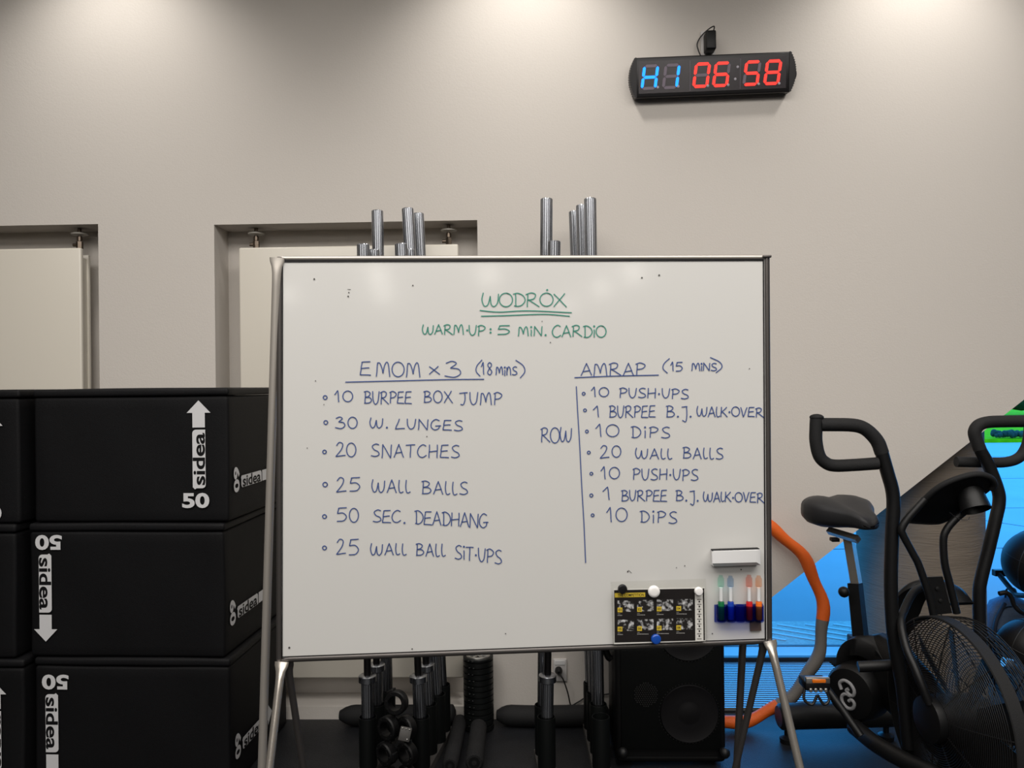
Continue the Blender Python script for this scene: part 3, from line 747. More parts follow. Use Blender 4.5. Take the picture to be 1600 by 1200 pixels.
# ================================================================== TIMER CLOCK
TY = W-.064
tc_ = P(1113.5, 117, TY)
roll = math.radians(1.0)
tx = V((math.cos(roll), 0, math.sin(roll))); tz = V((-math.sin(roll), 0, math.cos(roll)))
tilt = math.radians(9)                      # leans towards the floor
ty = V((0, 1, 0)); tn = (V((0, -1, 0))*math.cos(tilt)-tz*math.sin(tilt)).normalized(); tzz = tn.cross(tx); tzz = tzz if tzz.z > 0 else -tzz
PXM = TY/1200*1.02                              # metres per photo pixel on the clock
clk = thing('interval_timer', 'long black LED wall timer with blue and red digits high on the wall', 'timer', tc_+V((0, .05, -.09)))
Rt = Matrix((tx, -tn, tzz)).transposed()
def Tc(x, y, o=0.0): return tc_+tx*x+tzz*y+tn*o
hw, hh = 117*PXM, 29.5*PXM
MB().rbox(Tc(0, 0, -.020), (hw*2, .042, hh*2), .006, 3, Rt).build('case', M['clockblack'], clk)
MB().box(Tc(-.002, 0, .0015), (hw*2-.03, .002, hh*2-.034), Rt).build('face', M['clockface'], clk)
for sx in (-1, 1):
    ec = MB(); n = 17
    prof = []
    for i in range(n*2+1):
        t = -1+2*i/(n*2); b_ = hw+.024*(1-t*t)+(.0042 if i % 2 else 0)
        prof.append((sx*b_, t*hh))
    poly = [(sx*(hw-.004), -hh)]+prof+[(sx*(hw-.004), hh)]
    ec.prism([Tc(x, y, .002) for x, y in poly], -tn*.044); ec.build('end_cap', M['clockblack'], clk)
SEG = {'a': ((0, 2), (1, 2)), 'b': ((1, 2), (1, 1)), 'c': ((1, 1), (1, 0)), 'd': ((0, 0), (1, 0)), 'e': ((0, 1), (0, 0)), 'f': ((0, 2), (0, 1)), 'g': ((0, 1), (1, 1))}
sk = math.tan(math.radians(7.5))
digits = [(1018, 'bcefg', 'blue'), (1050.5, 'bc', 'blue'), (1096.5, 'abcdef', 'red'), (1126.5, 'acdefg', 'red'), (1172.5, 'acdfg', 'red'), (1204, 'abcdefg', 'red')]
dw, dh = 20*PXM, 16.2*PXM
for x, lit, cn in digits:
    cx = (x-1113.5)*PXM; on = MB(); of = MB()
    for s_, ((a0, b0), (a1, b1)) in SEG.items():
        p0 = V(((a0-.5)*dw, (b0-1)*dh, 0)); p1 = V(((a1-.5)*dw, (b1-1)*dh, 0)); d_ = (p1-p0).normalized(); nn = V((-d_.y, d_.x, 0)); h = .0062
        p0 = p0+d_*.0018; p1 = p1-d_*.0018
        pl = [p0, p0+d_*h+nn*h, p1-d_*h+nn*h, p1, p1-d_*h-nn*h, p0+d_*h-nn*h]
        (on if s_ in lit else of).prism([Tc(cx+p.x+p.y*sk, p.y, .0026) for p in pl], tn*.0015)
    on.build('lit_segments', M[cn], clk, '%s lit digit segments' % cn)
    if of.v: of.build('unlit_segments', M['unlit'], clk, 'grey unlit digit segments')
dm = MB()
for x, y in ((1030, 133), (1061, 132), (1106, 131.5), (1137, 130.5), (1183, 129.5), (1214, 129), (1151, 104.5), (1147.5, 122)):
    dm.lathe([(.0055, 0), (.0055, .0015), (.001, .002)], Tc((x-1113.5)*PXM, (115.5-y+(x-1113.5)*-.0)*PXM-(x-1113.5)*PXM*.03, .0026), tn, 14)
dm.build('dot_lamps', M['lens'], clk, 'grey unlit dots')
dv = MB()
for x in (1079, 1155): dv.box(Tc((x-1113.5)*PXM, 0, .0026), (.0015, .001, hh*1.5), Rt)
dv.build('divider', M['unlit'], clk)
hk = catmull([P(1234, 106, TY+.02), P(1241, 107, TY+.02), P(1244, 114, TY+.02), P(1242, 122, TY+.02), P(1233, 125, TY+.03)], 6)
MB().tube(hk, .0025, 8).build('side_wire', M['cable'], clk)
MB().box(tc_+V((0, .047, .0)), (.34, .03, .06)).build('wall_bracket', M['blackm'], clk)
wp = P(1107, 68, W-.004)
ol = thing('wall_outlet', 'white wall outlet strip above the timer holding its adapter', 'outlet', (wp.x, W-.006, wp.z-.06))
MB().rbox((wp.x-.004, W-.0075, wp.z-.022), (.064, .013, .15), .003, 2).build('cover_plate', M['whiteo'], ol)
ad = thing('power_adapter', 'small black power adapter plugged into the wall above the timer', 'adapter', (wp.x+.004, W-.04, wp.z-.05))
ac = P(1109.5, 65, W-.05)
MB().rbox((ac.x, W-.045, ac.z), (.044, .058, .082), .006, 3).build('body', M['blackp'], ad)
cb = catmull([(ac.x+.012, W-.05, ac.z+.035), P(1116, 41.5, W-.04), P(1108, 45, W-.03), P(1096, 56, W-.02), P(1089.5, 68, W-.02), P(1091, 78, W-.03), P(1095, 88, W-.06)], 8)
MB().tube(cb, .0028, 8).build('cord', M['cable'], ad)

# ================================================================== BARBELLS AND THEIR HOLDERS
def fluted(mb, z0, z1, r, n=44):
    rings = []
    for z in (z0, z0+.003, z1-.003, z1):
        e = .92 if z in (z0, z1) else 1
        rings.append([V((math.cos(2*math.pi*j/n)*(r*e-(.0009 if j % 2 else 0)), math.sin(2*math.pi*j/n)*(r*e-(.0009 if j % 2 else 0)), z)) for j in range(n)])
    mb.ring_loft(rings)
def barbell(label, Ltot, Ls):
    o = thing('barbell', label, 'barbell', (0, 0, 0), 'barbells standing upright in the floor holders')
    MB().cyl((0, 0, Ls), (0, 0, Ltot-Ls), .0138, 20).build('shaft', M['shaft'], o)
    for z0, z1, zc in ((0, Ls, Ls), (Ltot-Ls, Ltot, Ltot-Ls-.03)):
        mb = MB(); fluted(mb, z0, z1, .0245); mb.build('sleeve', M['steel'], o, sharp=20)
        MB().lathe([(.028, zc), (.034, zc+.004), (.034, zc+.026), (.028, zc+.03)], (0, 0, 0), n=32).build('collar', M['steel'], o)
    return o
bars = [  # bottom px, y; top px, y; long?
    ((574.5, 1090), (567.5, 380), 2.95, 0, 'short barbell in the front row of the left holder, leftmost of all'),
    ((655, 1090), (626.5, 380), 2.95, 0, 'short barbell in the front row of the left holder, nearer the ridged roller'),
    ((588.5, 1070), (584, 389), 3.07, 0, 'short barbell just behind the leftmost front barbell'),
    ((667, 1072), (639.5, 389), 3.07, 0, 'short barbell just behind the right front barbell of the left holder'),
    ((604, 1052), (589.5, 328), 3.21, 1, 'long barbell third back in the left row, its top rising alone above the board'),
    ((679.5, 1055), (636.5, 320), 3.17, 1, 'long barbell third back in the right row, tallest over the left part of the board'),
    ((688, 1040), (653, 328), 3.27, 1, 'long barbell fourth back in the right row, top just right of the tallest'),
    ((855, 1095), (866, 375), 2.95, 0, 'short barbell in the right holder in front of the wall outlet'),
    ((849.5, 1070), (854, 309), 3.06, 1, 'long barbell with its top standing alone above the middle of the board'),
    ((934, 1070), (922, 310), 3.07, 1, 'long barbell behind the empty holder tube, rightmost top above the board'),
    ((928, 1050), (909, 319), 3.18, 1, 'long barbell second behind the empty holder tube, middle of the right cluster'),
    ((922, 1030), (897.5, 329), 3.29, 1, 'long barbell deepest in the right holder, left of the right cluster'),
]
proto = [barbell('x', 2.01, .32), barbell('x', 2.2, .415)]
used = [False, False]; axes = []
rowx = {}
for (bp_, tp_, Y, lg, lab) in bars:
    Lb = (2.01, 2.2)[lg]
    bt = P(bp_[0], bp_[1], Y); tp = P(tp_[0], tp_[1], Y)
    d_ = (tp-bt); d_.y = 0; d_.normalize()
    ft = bt+d_*((.034-bt.z)/d_.z)
    rot = d_.to_track_quat('Z', 'Y').to_euler(); axes.append(ft+d_*((.126-ft.z)/d_.z))
    if not used[lg]:
        o = proto[lg]; o.location = ft; o.rotation_euler = rot; o['label'] = lab; used[lg] = True
    else: o = dup(proto[lg], 'barbell', lab, ft, rot)
def bar_holder(label, cols):
    """cols: rows of tube centres on the floor, front to back"""
    allp = [p for c in cols for p in c]; cen = sum((V((p.x, p.y, 0)) for p in allp), V())/len(allp)
    h = thing('barbell_holder', label, 'barbell holder', cen)
    for c in cols:
        a_, b_ = V((c[0].x, c[0].y, 0)), V((c[-1].x, c[-1].y, 0)); d_ = (b_-a_).normalized(); n_ = V((d_.y, -d_.x, 0))*.035
        a_ -= d_*.048; b_ += d_*.036
        MB().prism([a_-n_, a_+n_, b_+n_, b_-n_], (0, 0, .03)).build('base_plate', M['basegrey'], h)
        for p in c:
            MB().lathe([(.0345, .03), (.0345, .218), (.0338, .222), (.0318, .222), (.0318, .032)], (p.x, p.y, 0), n=28, loop=True, cap=False).build('tube', M['holder'], h)
    return h
ax_ = axes
bar_holder('black floor holder with two rows of tubes full of barbells, left of the ridged roller', [[ax_[0], ax_[2], ax_[4]], [ax_[1], ax_[3], ax_[5], ax_[6]]])
bar_holder('black floor holder between the wall outlet and the loudspeaker, front right tube empty', [[ax_[7], ax_[8]], [P(939, 1150, 2.95), ax_[9], ax_[10], ax_[11]]])

# barbell clamps heaped between the two barbell rows
def clamp():
    o = thing('barbell_clamp', 'x', 'clamp', (0, 0, 0), 'black barbell clamps heaped between the barbell rows')
    n = 30; mb = MB()
    mb.lathe([(.027, -.017), (.040, -.017), (.044, -.012), (.044, .012), (.040, .017), (.027, .017)], (0, 0, 0), (0, -1, 0), n, loop=True, cap=False); mb.build('ring', M['blackp'], o)
    st = MB()
    for k in range(7):
        t = k*2*math.pi/7; st.lathe([(.0034, 0), (.003, .0025), (.0005, .003)], (.0345*math.cos(t), -.017, .0345*math.sin(t)), (0, -1, 0), 8)
    st.build('studs', M['dot'], o)
    MB().rbox((.044, 0, .0), (.012, .026, .03), .003, 2).build('lever', M['blackm'], o)
    return o
cl0 = clamp()
X1 = P(604, 1140, 2.84).x; X2 = X1+.074
cpos = [(X1, 2.835, .148, 4, -38, 'round ring facing the viewer at middle left'), (X1+.002, 2.84, .058, -4, -36, 'lowest at the left'), (X1+.006, 2.845, .238, -6, -40, 'upper left, studs showing'),
        (X2, 2.845, .057, 4, -38, 'lowest at the right'), (X2+.002, 2.84, .147, -4, -38, 'middle right, behind the silver buckle'), (X2-.002, 2.845, .237, 6, -40, 'upper right'), (X1+.036, 2.85, .330, 12, -24, 'topmost of all')]
for k, (x, y, z, rx, rz, wh) in enumerate(cpos):
    lab = 'black barbell clamp between the barbell rows, '+wh
    rot = (math.radians(rx), math.radians(k*40), math.radians(rz)); p = V((x, y, z-.012))
    if k == 0: cl0.location = p; cl0.rotation_euler = rot; cl0['label'] = lab
    else: dup(cl0, 'barbell_clamp', lab, p, rot)
tgp = P(633, 1147, 2.79)
tg = thing('clamp_buckle', 'small silver buckle plate on the heap of barbell clamps', 'buckle', tgp)
Rg = Matrix.Rotation(math.radians(12), 3, 'Y') @ Matrix.Rotation(math.radians(-20), 3, 'X')
MB().rbox(tgp, (.042, .012, .048), .003, 2, Rg).build('plate', M['basegrey'], tg)
mb = MB()
for k in (-1, 0, 1): mb.sphere(tgp+Rg @ V((k*.013, -.006, .018)), .0035, 8, 6)
mb.sphere(tgp+Rg @ V((.012, -.006, -.016)), .004, 8, 6); mb.build('rivets', M['silver'], tg)

# ================================================================== ROLLERS ON THE FLOOR
rb = PZ(747, 1147, 0); rx_, ry_ = rb.x, rb.y+.06
rh = .318; rr_ = .0655
ro = thing('foam_roller', 'black ridged foam roller standing on end behind the board', 'foam roller', (rx_, ry_, 0))
mb = MB(); prof = [(rr_*.8, 0), (rr_, .004)]
z = .006
while z < rh-.03:
    prof += [(rr_, z), (rr_, z+.018), (rr_-.007, z+.0195), (rr_-.007, z+.0235), (rr_, z+.025)]; z += .025
prof += [(rr_, rh-.004), (rr_*.93, rh)]
mb.lathe(prof, (rx_, ry_, 0), n=40); mb.build('body', M['rollerd'], ro)
mb = MB(); mb.torus((rx_, ry_, rh), (0, 0, 1), rr_*.72, .006, 32, 8)
for k in range(6):
    t = k*math.pi/3; mb.cyl((rx_, ry_, rh), (rx_+math.cos(t)*rr_*.7, ry_+math.sin(t)*rr_*.7, rh), .004, 8)
mb.build('end_cap', M['silver'], ro)
mb = MB()
for k in range(11):
    for a in (-125, -108):
        t = math.radians(a+(4 if k % 2 else 0)); mb.sphere((rx_+math.cos(t)*rr_, ry_+math.sin(t)*rr_, .03+k*.028), .0055, 8, 6, (1, 1, .6))
mb.build('knobs', M['rollerd'], ro)
def lying(label, a_px, b_px, r, m, name='foam_roller', cat='foam roller'):
    a_ = PZ(a_px[0], a_px[1], r); b_ = PZ(b_px[0], b_px[1], r); ax = (b_-a_); L_ = ax.length
    o = thing(name, label, cat, V(((a_.x+b_.x)/2, (a_.y+b_.y)/2, 0)))
    MB().lathe([(r*.82, 0), (r, .008), (r, L_-.008), (r*.82, L_)], a_+V((0, 0, .001)), ax, 28).build('body', m, o)
    MB().lathe([(r*.3, -.001), (r*.62, -.001), (r*.62, .002), (r*.3, .002)], a_+V((0, 0, .001)), ax, 24, loop=True, cap=False).build('end_core', M['blackp'], o)
lying('plain dark grey foam roller lying in front of the standing ridged roller', (741, 1192), (748, 1135), .035, M['roller'])
lying('charcoal foam roller lying next to the barbell holder, round end to the viewer', (703, 1197), (719, 1126), .030, M['roller'])
# long padded tube along the foot of the wall
def alongtube(label, pts, r, name):
    q = catmull(pts, 8); n = len(q)
    rs = [r*(1-.55*max(0, 1-i/3)**2-.55*max(0, 1-(n-1-i)/3)**2) for i in range(n)]
    return tag(MB().tube(q, rs, 20).build(name, M['foam'] if 'thick' in label else M['blackp']), label, 'padded bar')
yb_ = W-.060
alongtube('thick black padded tube lying along the foot of the wall', [(P(531, 1115, yb_).x, yb_, .045), (P(600, 1115, yb_).x, yb_-.004, .045), (P(690, 1115, yb_).x, yb_, .045), (P(712, 1115, yb_).x, yb_, .045)], .044, 'padded_bar')
alongtube('thick black bolster on the floor between ridged roller and loudspeaker', [(P(776, 1115, yb_).x, yb_, .045), (P(840, 1115, yb_).x, yb_-.012, .045), (P(930, 1115, yb_).x, yb_-.003, .045), (P(952, 1115, yb_).x, yb_, .045)], .044, 'padded_bolster')

# ================================================================== OUTLET AND LOUDSPEAKER
oc = P(875, 1046.5, W-.006)
ou = thing('wall_outlet', 'white double wall outlet with a black plug, low beside the loudspeaker', 'outlet', (oc.x, W-.006, oc.z-.05))
MB().rbox((oc.x, W-.006, oc.z), (.060, .011, .098), .003, 2).build('cover_plate', M['whiteo'], ou)
MB().rbox((oc.x, W-.0125, oc.z+.034), (.046, .004, .02), .001, 1).build('socket', M['white'], ou)
pcb = thing('power_cable', 'black power cable drooping from the wall outlet to the loudspeaker', 'cable', (oc.x, W-.04, oc.z-.02))
pl_ = P(873, 1049, W-.03)
MB().lathe([(.016, 0), (.017, .012), (.012, .028), (.006, .036)], (pl_.x, W-.0125, pl_.z), (0, -1, 0), 20).build('plug', M['blackp'], pcb)
cb = catmull([(pl_.x, W-.045, pl_.z), P(880, 1062, W-.05), P(887, 1082, W-.04), P(891, 1100, W-.014), P(895, 1108, W-.012), P(893, 1104, W-.009), P(905, 1096, W-.009), P(920, 1089, W-.009), P(962, 1083, W-.012), P(985, 1080, W-.03), P(990, 1080, 3.292)], 8)
MB().tube(cb, .0032, 8).build('cord', M['cable'], pcb)
SY = 3.0
sl_, sr_ = P(962, 1100, SY).x, P(1135, 1100, SY).x
sz0, sz1 = .014, .69
spk = thing('loudspeaker', 'large black loudspeaker standing on the floor behind the right half of the whiteboard', 'loudspeaker', ((sl_+sr_)/2, SY+.18, 0))
sc_ = (sl_+sr_)/2; sw = sr_-sl_
MB().rbox((sc_, SY+.15, (sz0+sz1)/2), (sw, .28, sz1-sz0), .018, 3).build('cabinet', M['blackp'], spk)
MB().rbox((sc_, SY+.004, (sz0+sz1)/2+.022), (sw-.04, .012, sz1-sz0-.07), .005, 2).build('grille', M['grip'], spk)
def woofer(px, py, rpx, name='woofer'):
    c = P(px, py, SY-.004); r = rpx/1200*SY
    MB().lathe([(r*1.02, 0), (r, .006), (r*.9, .003), (r*.45, -.0015), (r*.3, .004), (.0005, .006)], (c.x, SY-.003, c.z), (0, -1, 0), 40).build(name, M['cone'], spk)
    dm = MB()
    for k in range(56):
        t = 2*math.pi*k/56; dm.sphere((c.x+r*1.06*math.cos(t), SY-.0025, c.z+r*1.06*math.sin(t)), .0019, 6, 4)
    dm.build('perforated_ring', M['dot'], spk)
woofer(1077, 1115, 44); woofer(1075, 985, 46)
tw = P(1009, 1085, SY); dm = MB()
for i in range(-6, 7):
    for j in range(-6, 7):
        x = (i+(.5 if j % 2 else 0))*.0085; zz_ = j*.0074
        if x*x+zz_*zz_ < .046**2: dm.sphere((tw.x+x, SY-.0025, tw.z+zz_), .0026, 6, 4)
dm.build('tweeter_mesh', M['dot'], spk)
MB().box((sc_, SY-.006, sz0+.03), (sw-.075, .006, .003)).build('trim_line', M['dot'], spk)
for px in (973, 1132):
    c = P(px, 1176, SY-.01); MB().sphere((c.x, SY-.012, c.z), .021, 18, 12).build('corner_guard', M['blackm'], spk)
for x in (sl_+.05, sr_-.05):
    for y in (SY+.05, SY+.25): MB().cyl((x-.012, y, .012), (x+.012, y, .012), .012, 18).build('caster', M['blackm'], spk)
MB().tube(catmull([(sl_-.004, SY+.12, .62), (sl_-.045, SY+.12, .60), (sl_-.05, SY+.12, .50), (sl_-.02, SY+.12, .40), (sl_-.004, SY+.12, .38)], 6), .014, 12).build('side_handle', M['blackm'], spk)

# ================================================================== HULA HOOP
hy0 = 3.36; hc = P(1122, 966, 3.37)
hr_ = .448
hz = hr_+.030
lean = math.radians(4)
n = 96; hoopc = V((hc.x, 0, hz))
def hp(t, dr=0): 
    z_ = math.sin(t)*(hr_+dr); return V((hoopc.x+math.cos(t)*(hr_+dr), 3.33+(z_+hr_)*math.tan(lean)*.9, hz+z_))
hoop = thing('hula_hoop', 'padded hula hoop of orange and grey foam leaning on the wall behind the whiteboard', 'hula hoop', (hoopc.x, 3.33, 0))
segs = [(-1.42, -1.00, 'orange'), (-1.00, -.03, 'greyf'), (-.03, 1.12, 'orange'), (1.12, 1.95, 'greyf'), (1.95, 2.9, 'orange'), (2.9, 3.9, 'greyf'), (3.9, 4.863, 'orange')]
for a, b, m in segs:
    pts = [hp(a+(b-a)*i/20, .006*math.sin((a+(b-a)*i/20)*13)) for i in range(21)]
    rs = [.0255+.0022*math.sin((a+(b-a)*i/20)*13+1) for i in range(21)]
    MB().tube(pts, rs, 16).build('foam_segment', M[m], hoop, 'orange foam segment' if m == 'orange' else 'grey foam segment')

# ================================================================== AIR BIKE
fh = P(1466, 1123, 2.42)                                # centre of the near fan guard
al = math.radians(7)
bf = V((math.sin(al), -math.cos(al), 0)); bl = V((math.cos(al), math.sin(al), 0)); bu = V((0, 0, 1))
bk = thing('air_bike', 'black fan exercise bike with moving handlebars at the right of the whiteboard', 'exercise bike', V((fh.x-.02, 2.8, 0)))
def Bk(f, l, z): return fh+bf*f+bl*l+bu*z                 # relative to the near fan face
RF = .302
gd = MB()
def ringpts(r, l, n=72): return [Bk(r*math.cos(2*math.pi*i/n), l, r*math.sin(2*math.pi*i/n)) for i in range(n)]
for k in range(34):
    r = .07+(RF-.012-.07)*k/33; dome = .035*(1-((r-.07)/(RF-.07))**2)
    gd.tube(ringpts(r, .02-dome), .0016, 5, loop=True)
for k in range(20):
    r = .09+(RF-.008-.09)*k/19; dome = .05*(1-((r-.07)/(RF-.07))**2)
    gd.tube(ringpts(r, .13+dome, 56), .0015, 5, loop=True)
for k in range(10):
    t = 2*math.pi*k/10+.2
    gd.tube([Bk(r*math.cos(t), .021-.035*(1-((r-.07)/(RF-.07))**2), r*math.sin(t)) for r in [.06+.24*i/6 for i in range(7)]], .0022, 6)
    gd.tube([Bk(r*math.cos(t), .131+.05*(1-((r-.07)/(RF-.07))**2), r*math.sin(t)) for r in [.06+.24*i/6 for i in range(7)]], .0022, 6)
gd.build('fan_guard', M['blackm'], bk)
rim = MB(); n = 72
rings = []
for (r, l) in ((RF, .02), (RF+.004, .022), (RF+.004, .060), (RF, .062), (RF-.004, .060), (RF-.004, .022)):
    rings.append([Bk(r*math.cos(2*math.pi*i/n), l, r*math.sin(2*math.pi*i/n)) for i in range(n)])
rim.ring_loft(rings, loop=True)
for k in range(5): rim.tube(ringpts(RF-.001*k, .078+.013*k), .0016, 5, loop=True)
rim.build('fan_rim', M['foam'], bk)
fan = MB()
for k in range(9):
    t = 2*math.pi*k/9+.35; pit = .5
    q = []
    for r, ww in ((.05, .05), (.16, .10), (.262, .13)):
        c = Bk(r*math.cos(t), .075, r*math.sin(t)); tv = bf*(-math.sin(t))+bu*math.cos(t); w2 = (tv*math.cos(pit)+bl*math.sin(pit))*ww/2
        q.append([c-w2, c+w2])
    th = (bl*math.cos(pit)-(bf*(-math.sin(t))+bu*math.cos(t))*math.sin(pit))*.004
    fan.ring_loft([[a, b, b+th, a+th] for a, b in q])
fan.lathe([(.07, .0), (.07, .12)], Bk(0, .02, 0), bl, 32)
fan.build('fan_blades', M['blackp'], bk)
MB().lathe([(.05, -.045), (.068, -.04), (.072, -.02), (.072, .02)], fh, bl, 36).build('hub_cover', M['blackp'], bk)
# frame pieces
def tb(name, pts, r, m='blackm', k=6, n=16, parent=None, label=None):
    return MB().tube(catmull(pts, k) if k else pts, r, n).build(name, M[m], parent or bk, label)
tb('fork', [P(1452, 913, 2.66), P(1428, 925, 2.62), P(1412, 955, 2.56), P(1408, 975, 2.52), P(1416, 1012, 2.47), P(1430, 1045, 2.43), P(1440, 1070, 2.41), P(1452, 1100, 2.40)], .013)
mb = MB(); rings = []
ce = catmull([P(1403, 992, 2.72), P(1406, 962, 2.72), P(1420, 930, 2.72), P(1446, 912, 2.70), P(1474, 920, 2.67), P(1494, 944, 2.64)], 6)
for k, c in enumerate(ce):
    d_ = (ce[min(k+1, len(ce)-1)]-ce[max(k-1, 0)]).normalized(); nn = d_.cross(bl).normalized(); nn = nn if nn.z > 0 else -nn
    w2 = .05*min(1, .35+k/10)
    rings.append([c+bl*(w2*a_)+nn*b_ for a_, b_ in ((-1, -.012), (-1, .0), (-.8, .010), (-.4, .015), (.4, .015), (.9, .012), (1.3, .0), (1.3, -.012))])
mb.ring_loft(rings); mb.build('fender', M['blackp'], bk, sharp=60)
# main body fairings between saddle tube and fan
mb = MB(); rings = []
for (px, py, Y, hz_, wx) in ((1316, 1060, 3.0, .07, .05), (1335, 1040, 2.93, .11, .055), (1360, 1045, 2.85, .13, .06), (1395, 1075, 2.72, .14, .06), (1430, 1110, 2.58, .12, .05), (1455, 1130, 2.50, .06, .04)):
    c = P(px, py, Y)+bl*.05; rings.append([c+bl*(wx*math.cos(2*math.pi*i/20))+bu*(hz_*math.sin(2*math.pi*i/20)) for i in range(20)])
mb.ring_loft(rings); mb.build('drive_cover', M['blackp'], bk)
mb = MB(); rings = []
for c, w2 in zip(catmull([P(1320, 1050, 2.92), P(1326, 1026, 2.92), P(1342, 1006, 2.91), P(1362, 1002, 2.88), P(1384, 1013, 2.84), P(1402, 1034, 2.78), P(1414, 1062, 2.72)], 4), [.02, .03, .038, .043, .047, .05, .053]+[.055]*14+[.05, .045, .04, .035]):
    rings.append([c-bl*w2+bu*.01, c-bl*w2*.6+bu*.022, c+bl*w2*.6+bu*.022, c+bl*w2+bu*.01, c+bl*w2-bu*.05, c-bl*w2-bu*.05])
mb.ring_loft(rings); mb.build('top_fairing', M['blackp'], bk, sharp=60)
# crank housing with swirl emblem
hcn = P(1338, 1080, 2.86); hax = V((-.80, -.6, .02)).normalized()
ch = MB().lathe([(.0005, .055), (.05, .055), (.088, .046), (.1, .03), (.104, 0), (.104, -.05)], hcn, hax, 44).build('crank_housing', M['blackp'], bk)
hu = V((0, 0, 1)); hx = hu.cross(hax).normalized(); hx = hx if hx.x > 0 else -hx
lg = MB()
def eh(x, z): 
    r2 = math.hypot(x, z); return hcn+hx*x+hu*z+hax*(.0575 if r2 < .05 else .057-.25*(r2-.05))
def swirl(pts): 
    q = catmull([eh(*p) for p in pts], 6); lg.tube(q, .0062, 8)
swirl([(-.024, .012), (-.03, .034), (-.012, .048), (.012, .042), (.026, .022), (.022, .004), (.008, .002), (-.004, .014), (.004, .022)])
swirl([(.012, -.002), (-.008, .0), (-.022, -.012), (-.02, -.032), (-.002, -.048), (.018, -.044), (.026, -.026), (.016, -.014), (.004, -.022)])
lg.build('emblem', M['logo'], ch, 'grey looped emblem')
# crank arm and pedal
tb('crank_arm', [P(1290, 1073, 2.70), P(1312, 1103, 2.66), P(1345, 1150, 2.6)], .013, 'blackm', 0)
pd = thing  # (pedal is a part)
pcn = P(1272, 1067, 2.70)
pe = MB().rbox(pcn, (.085, .075, .03), .006, 2).build('pedal', M['blackp'], bk)
MB().rbox(pcn+V((0, -.030, .022)), (.082, .02, .02), .003, 2).build('cage', M['silver'], pe)
MB().rbox(pcn+V((.002, -.0415, .022)), (.046, .005, .012), .0015, 1).build('reflector', M['reflector'], pe)
mb = MB(); 
for k in range(4): mb.rbox(pcn+V((-.026+k*.017, -.040, -.010)), (.011, .008, .014), .002, 1)
mb.build('tread', M['silver'], pe)
mb = MB(); mb.tube(catmull([pcn+V((-.04, -.02, -.01)), pcn+V((-.045, -.03, -.045)), pcn+V((-.02, -.035, -.06)), pcn+V((.0, -.03, -.03))], 6), .005, 8)
mb.tube(catmull([pcn+V((.03, -.02, -.01)), pcn+V((.04, -.03, -.045)), pcn+V((.02, -.035, -.06)), pcn+V((.0, -.03, -.03))], 6), .005, 8); mb.build('toe_strap', M['cable'], pe)
# foot peg
a_, b_ = P(1341, 1042, 2.62), P(1400, 1039, 2.60)
MB().cyl(a_, b_, .018, 24).build('foot_peg', M['blackm'], bk)
# base rails and stabilisers
tb('base_rail', [P(1335, 1136, 2.78), P(1372, 1165, 2.62), P(1420, 1192, 2.5), P(1480, 1225, 2.38), PZ(1560, 1330, .06)], .028, 'blackm')
tb('base_rail', [P(1325, 1090, 3.1), P(1330, 1115, 3.02), P(1338, 1137, 2.8)], .026, 'blackm')
ry0 = 3.22
st = MB(); sa = P(1216, 1108, ry0); sz_ = .105; sbp = V((sa.x+.50, ry0+.03, sz_)); sa = V((sa.x, ry0, sz_))
st.lathe([(.042, 0), (.052, .01), (.052, (sbp-sa).length-.01), (.042, (sbp-sa).length)], sa, sbp-sa, 28); sto = st.build('rear_stabiliser', M['blackm'], bk)
for t in (.07, .9):
    c = sa.lerp(sbp, t); MB().lathe([(.03, 0), (.032, .02), (.012, .03), (.012, .06)], (c.x, c.y-.005, 0), n=20).build('levelling_foot', M['blackp'], sto)
fa = Bk(.24, -.2, 0); fa.z = .06
st = MB(); st.lathe([(.035, 0), (.042, .01), (.042, .53), (.035, .54)], fa, bl, 24); sto = st.build('front_stabiliser', M['blackm'], bk)
for t in (.05, .49):
    c = fa+bl*t; MB().lathe([(.03, 0), (.03, .03)], (c.x, c.y, 0), n=20).build('levelling_foot', M['blackp'], sto)
for l_ in (.2,):
    q = Bk(0, l_, 0); tb('fan_stay', [q, q+bf*.12+V((0, 0, -.24)), Bk(.24, l_, 0)*1.0+V((0, 0, .08-fh.z))], .014, 'blackm', 0)
# seat tube, post, saddle
MB().tube([P(1336, 911, 2.98), P(1345, 998, 2.95)], [.0295, .031], 4).build('seat_tube', M['blackm'], bk)
MB().rbox(P(1346, 1000, 2.95), (.085, .07, .03), .006, 2).build('seat_clamp', M['blackm'], bk)
c = P(1318.5, 925, 2.94); MB().sphere(c, .0205, 18, 12).build('adjust_knob', M['blackp'], bk)
MB().tube([P(1326, 840, 3.0), P(1338.5, 914, 2.98)], [.0225, .0225], 4).build('seat_post', M['chrome'], bk)
c0, c1 = P(1295, 829, 3.04), P(1341, 843, 2.92)
mb = MB(); d_ = (c1-c0); mb.tube([c0, c1], [.016, .016], 4); mb.build('saddle_slider', M['chrome'], bk)
MB().rbox(P(1304, 843, 2.98), (.03, .03, .014), .003, 2).build('slider_knob', M['blackp'], bk)
sc0 = P(1316, 803, 3.0); sf = V((.22, -.97, -.05)).normalized(); sx_ = V((.97, .22, 0)).normalized(); sz2 = sx_.cross(sf); sz2 = sz2 if sz2.z > 0 else -sz2
mb = MB(); rings = []
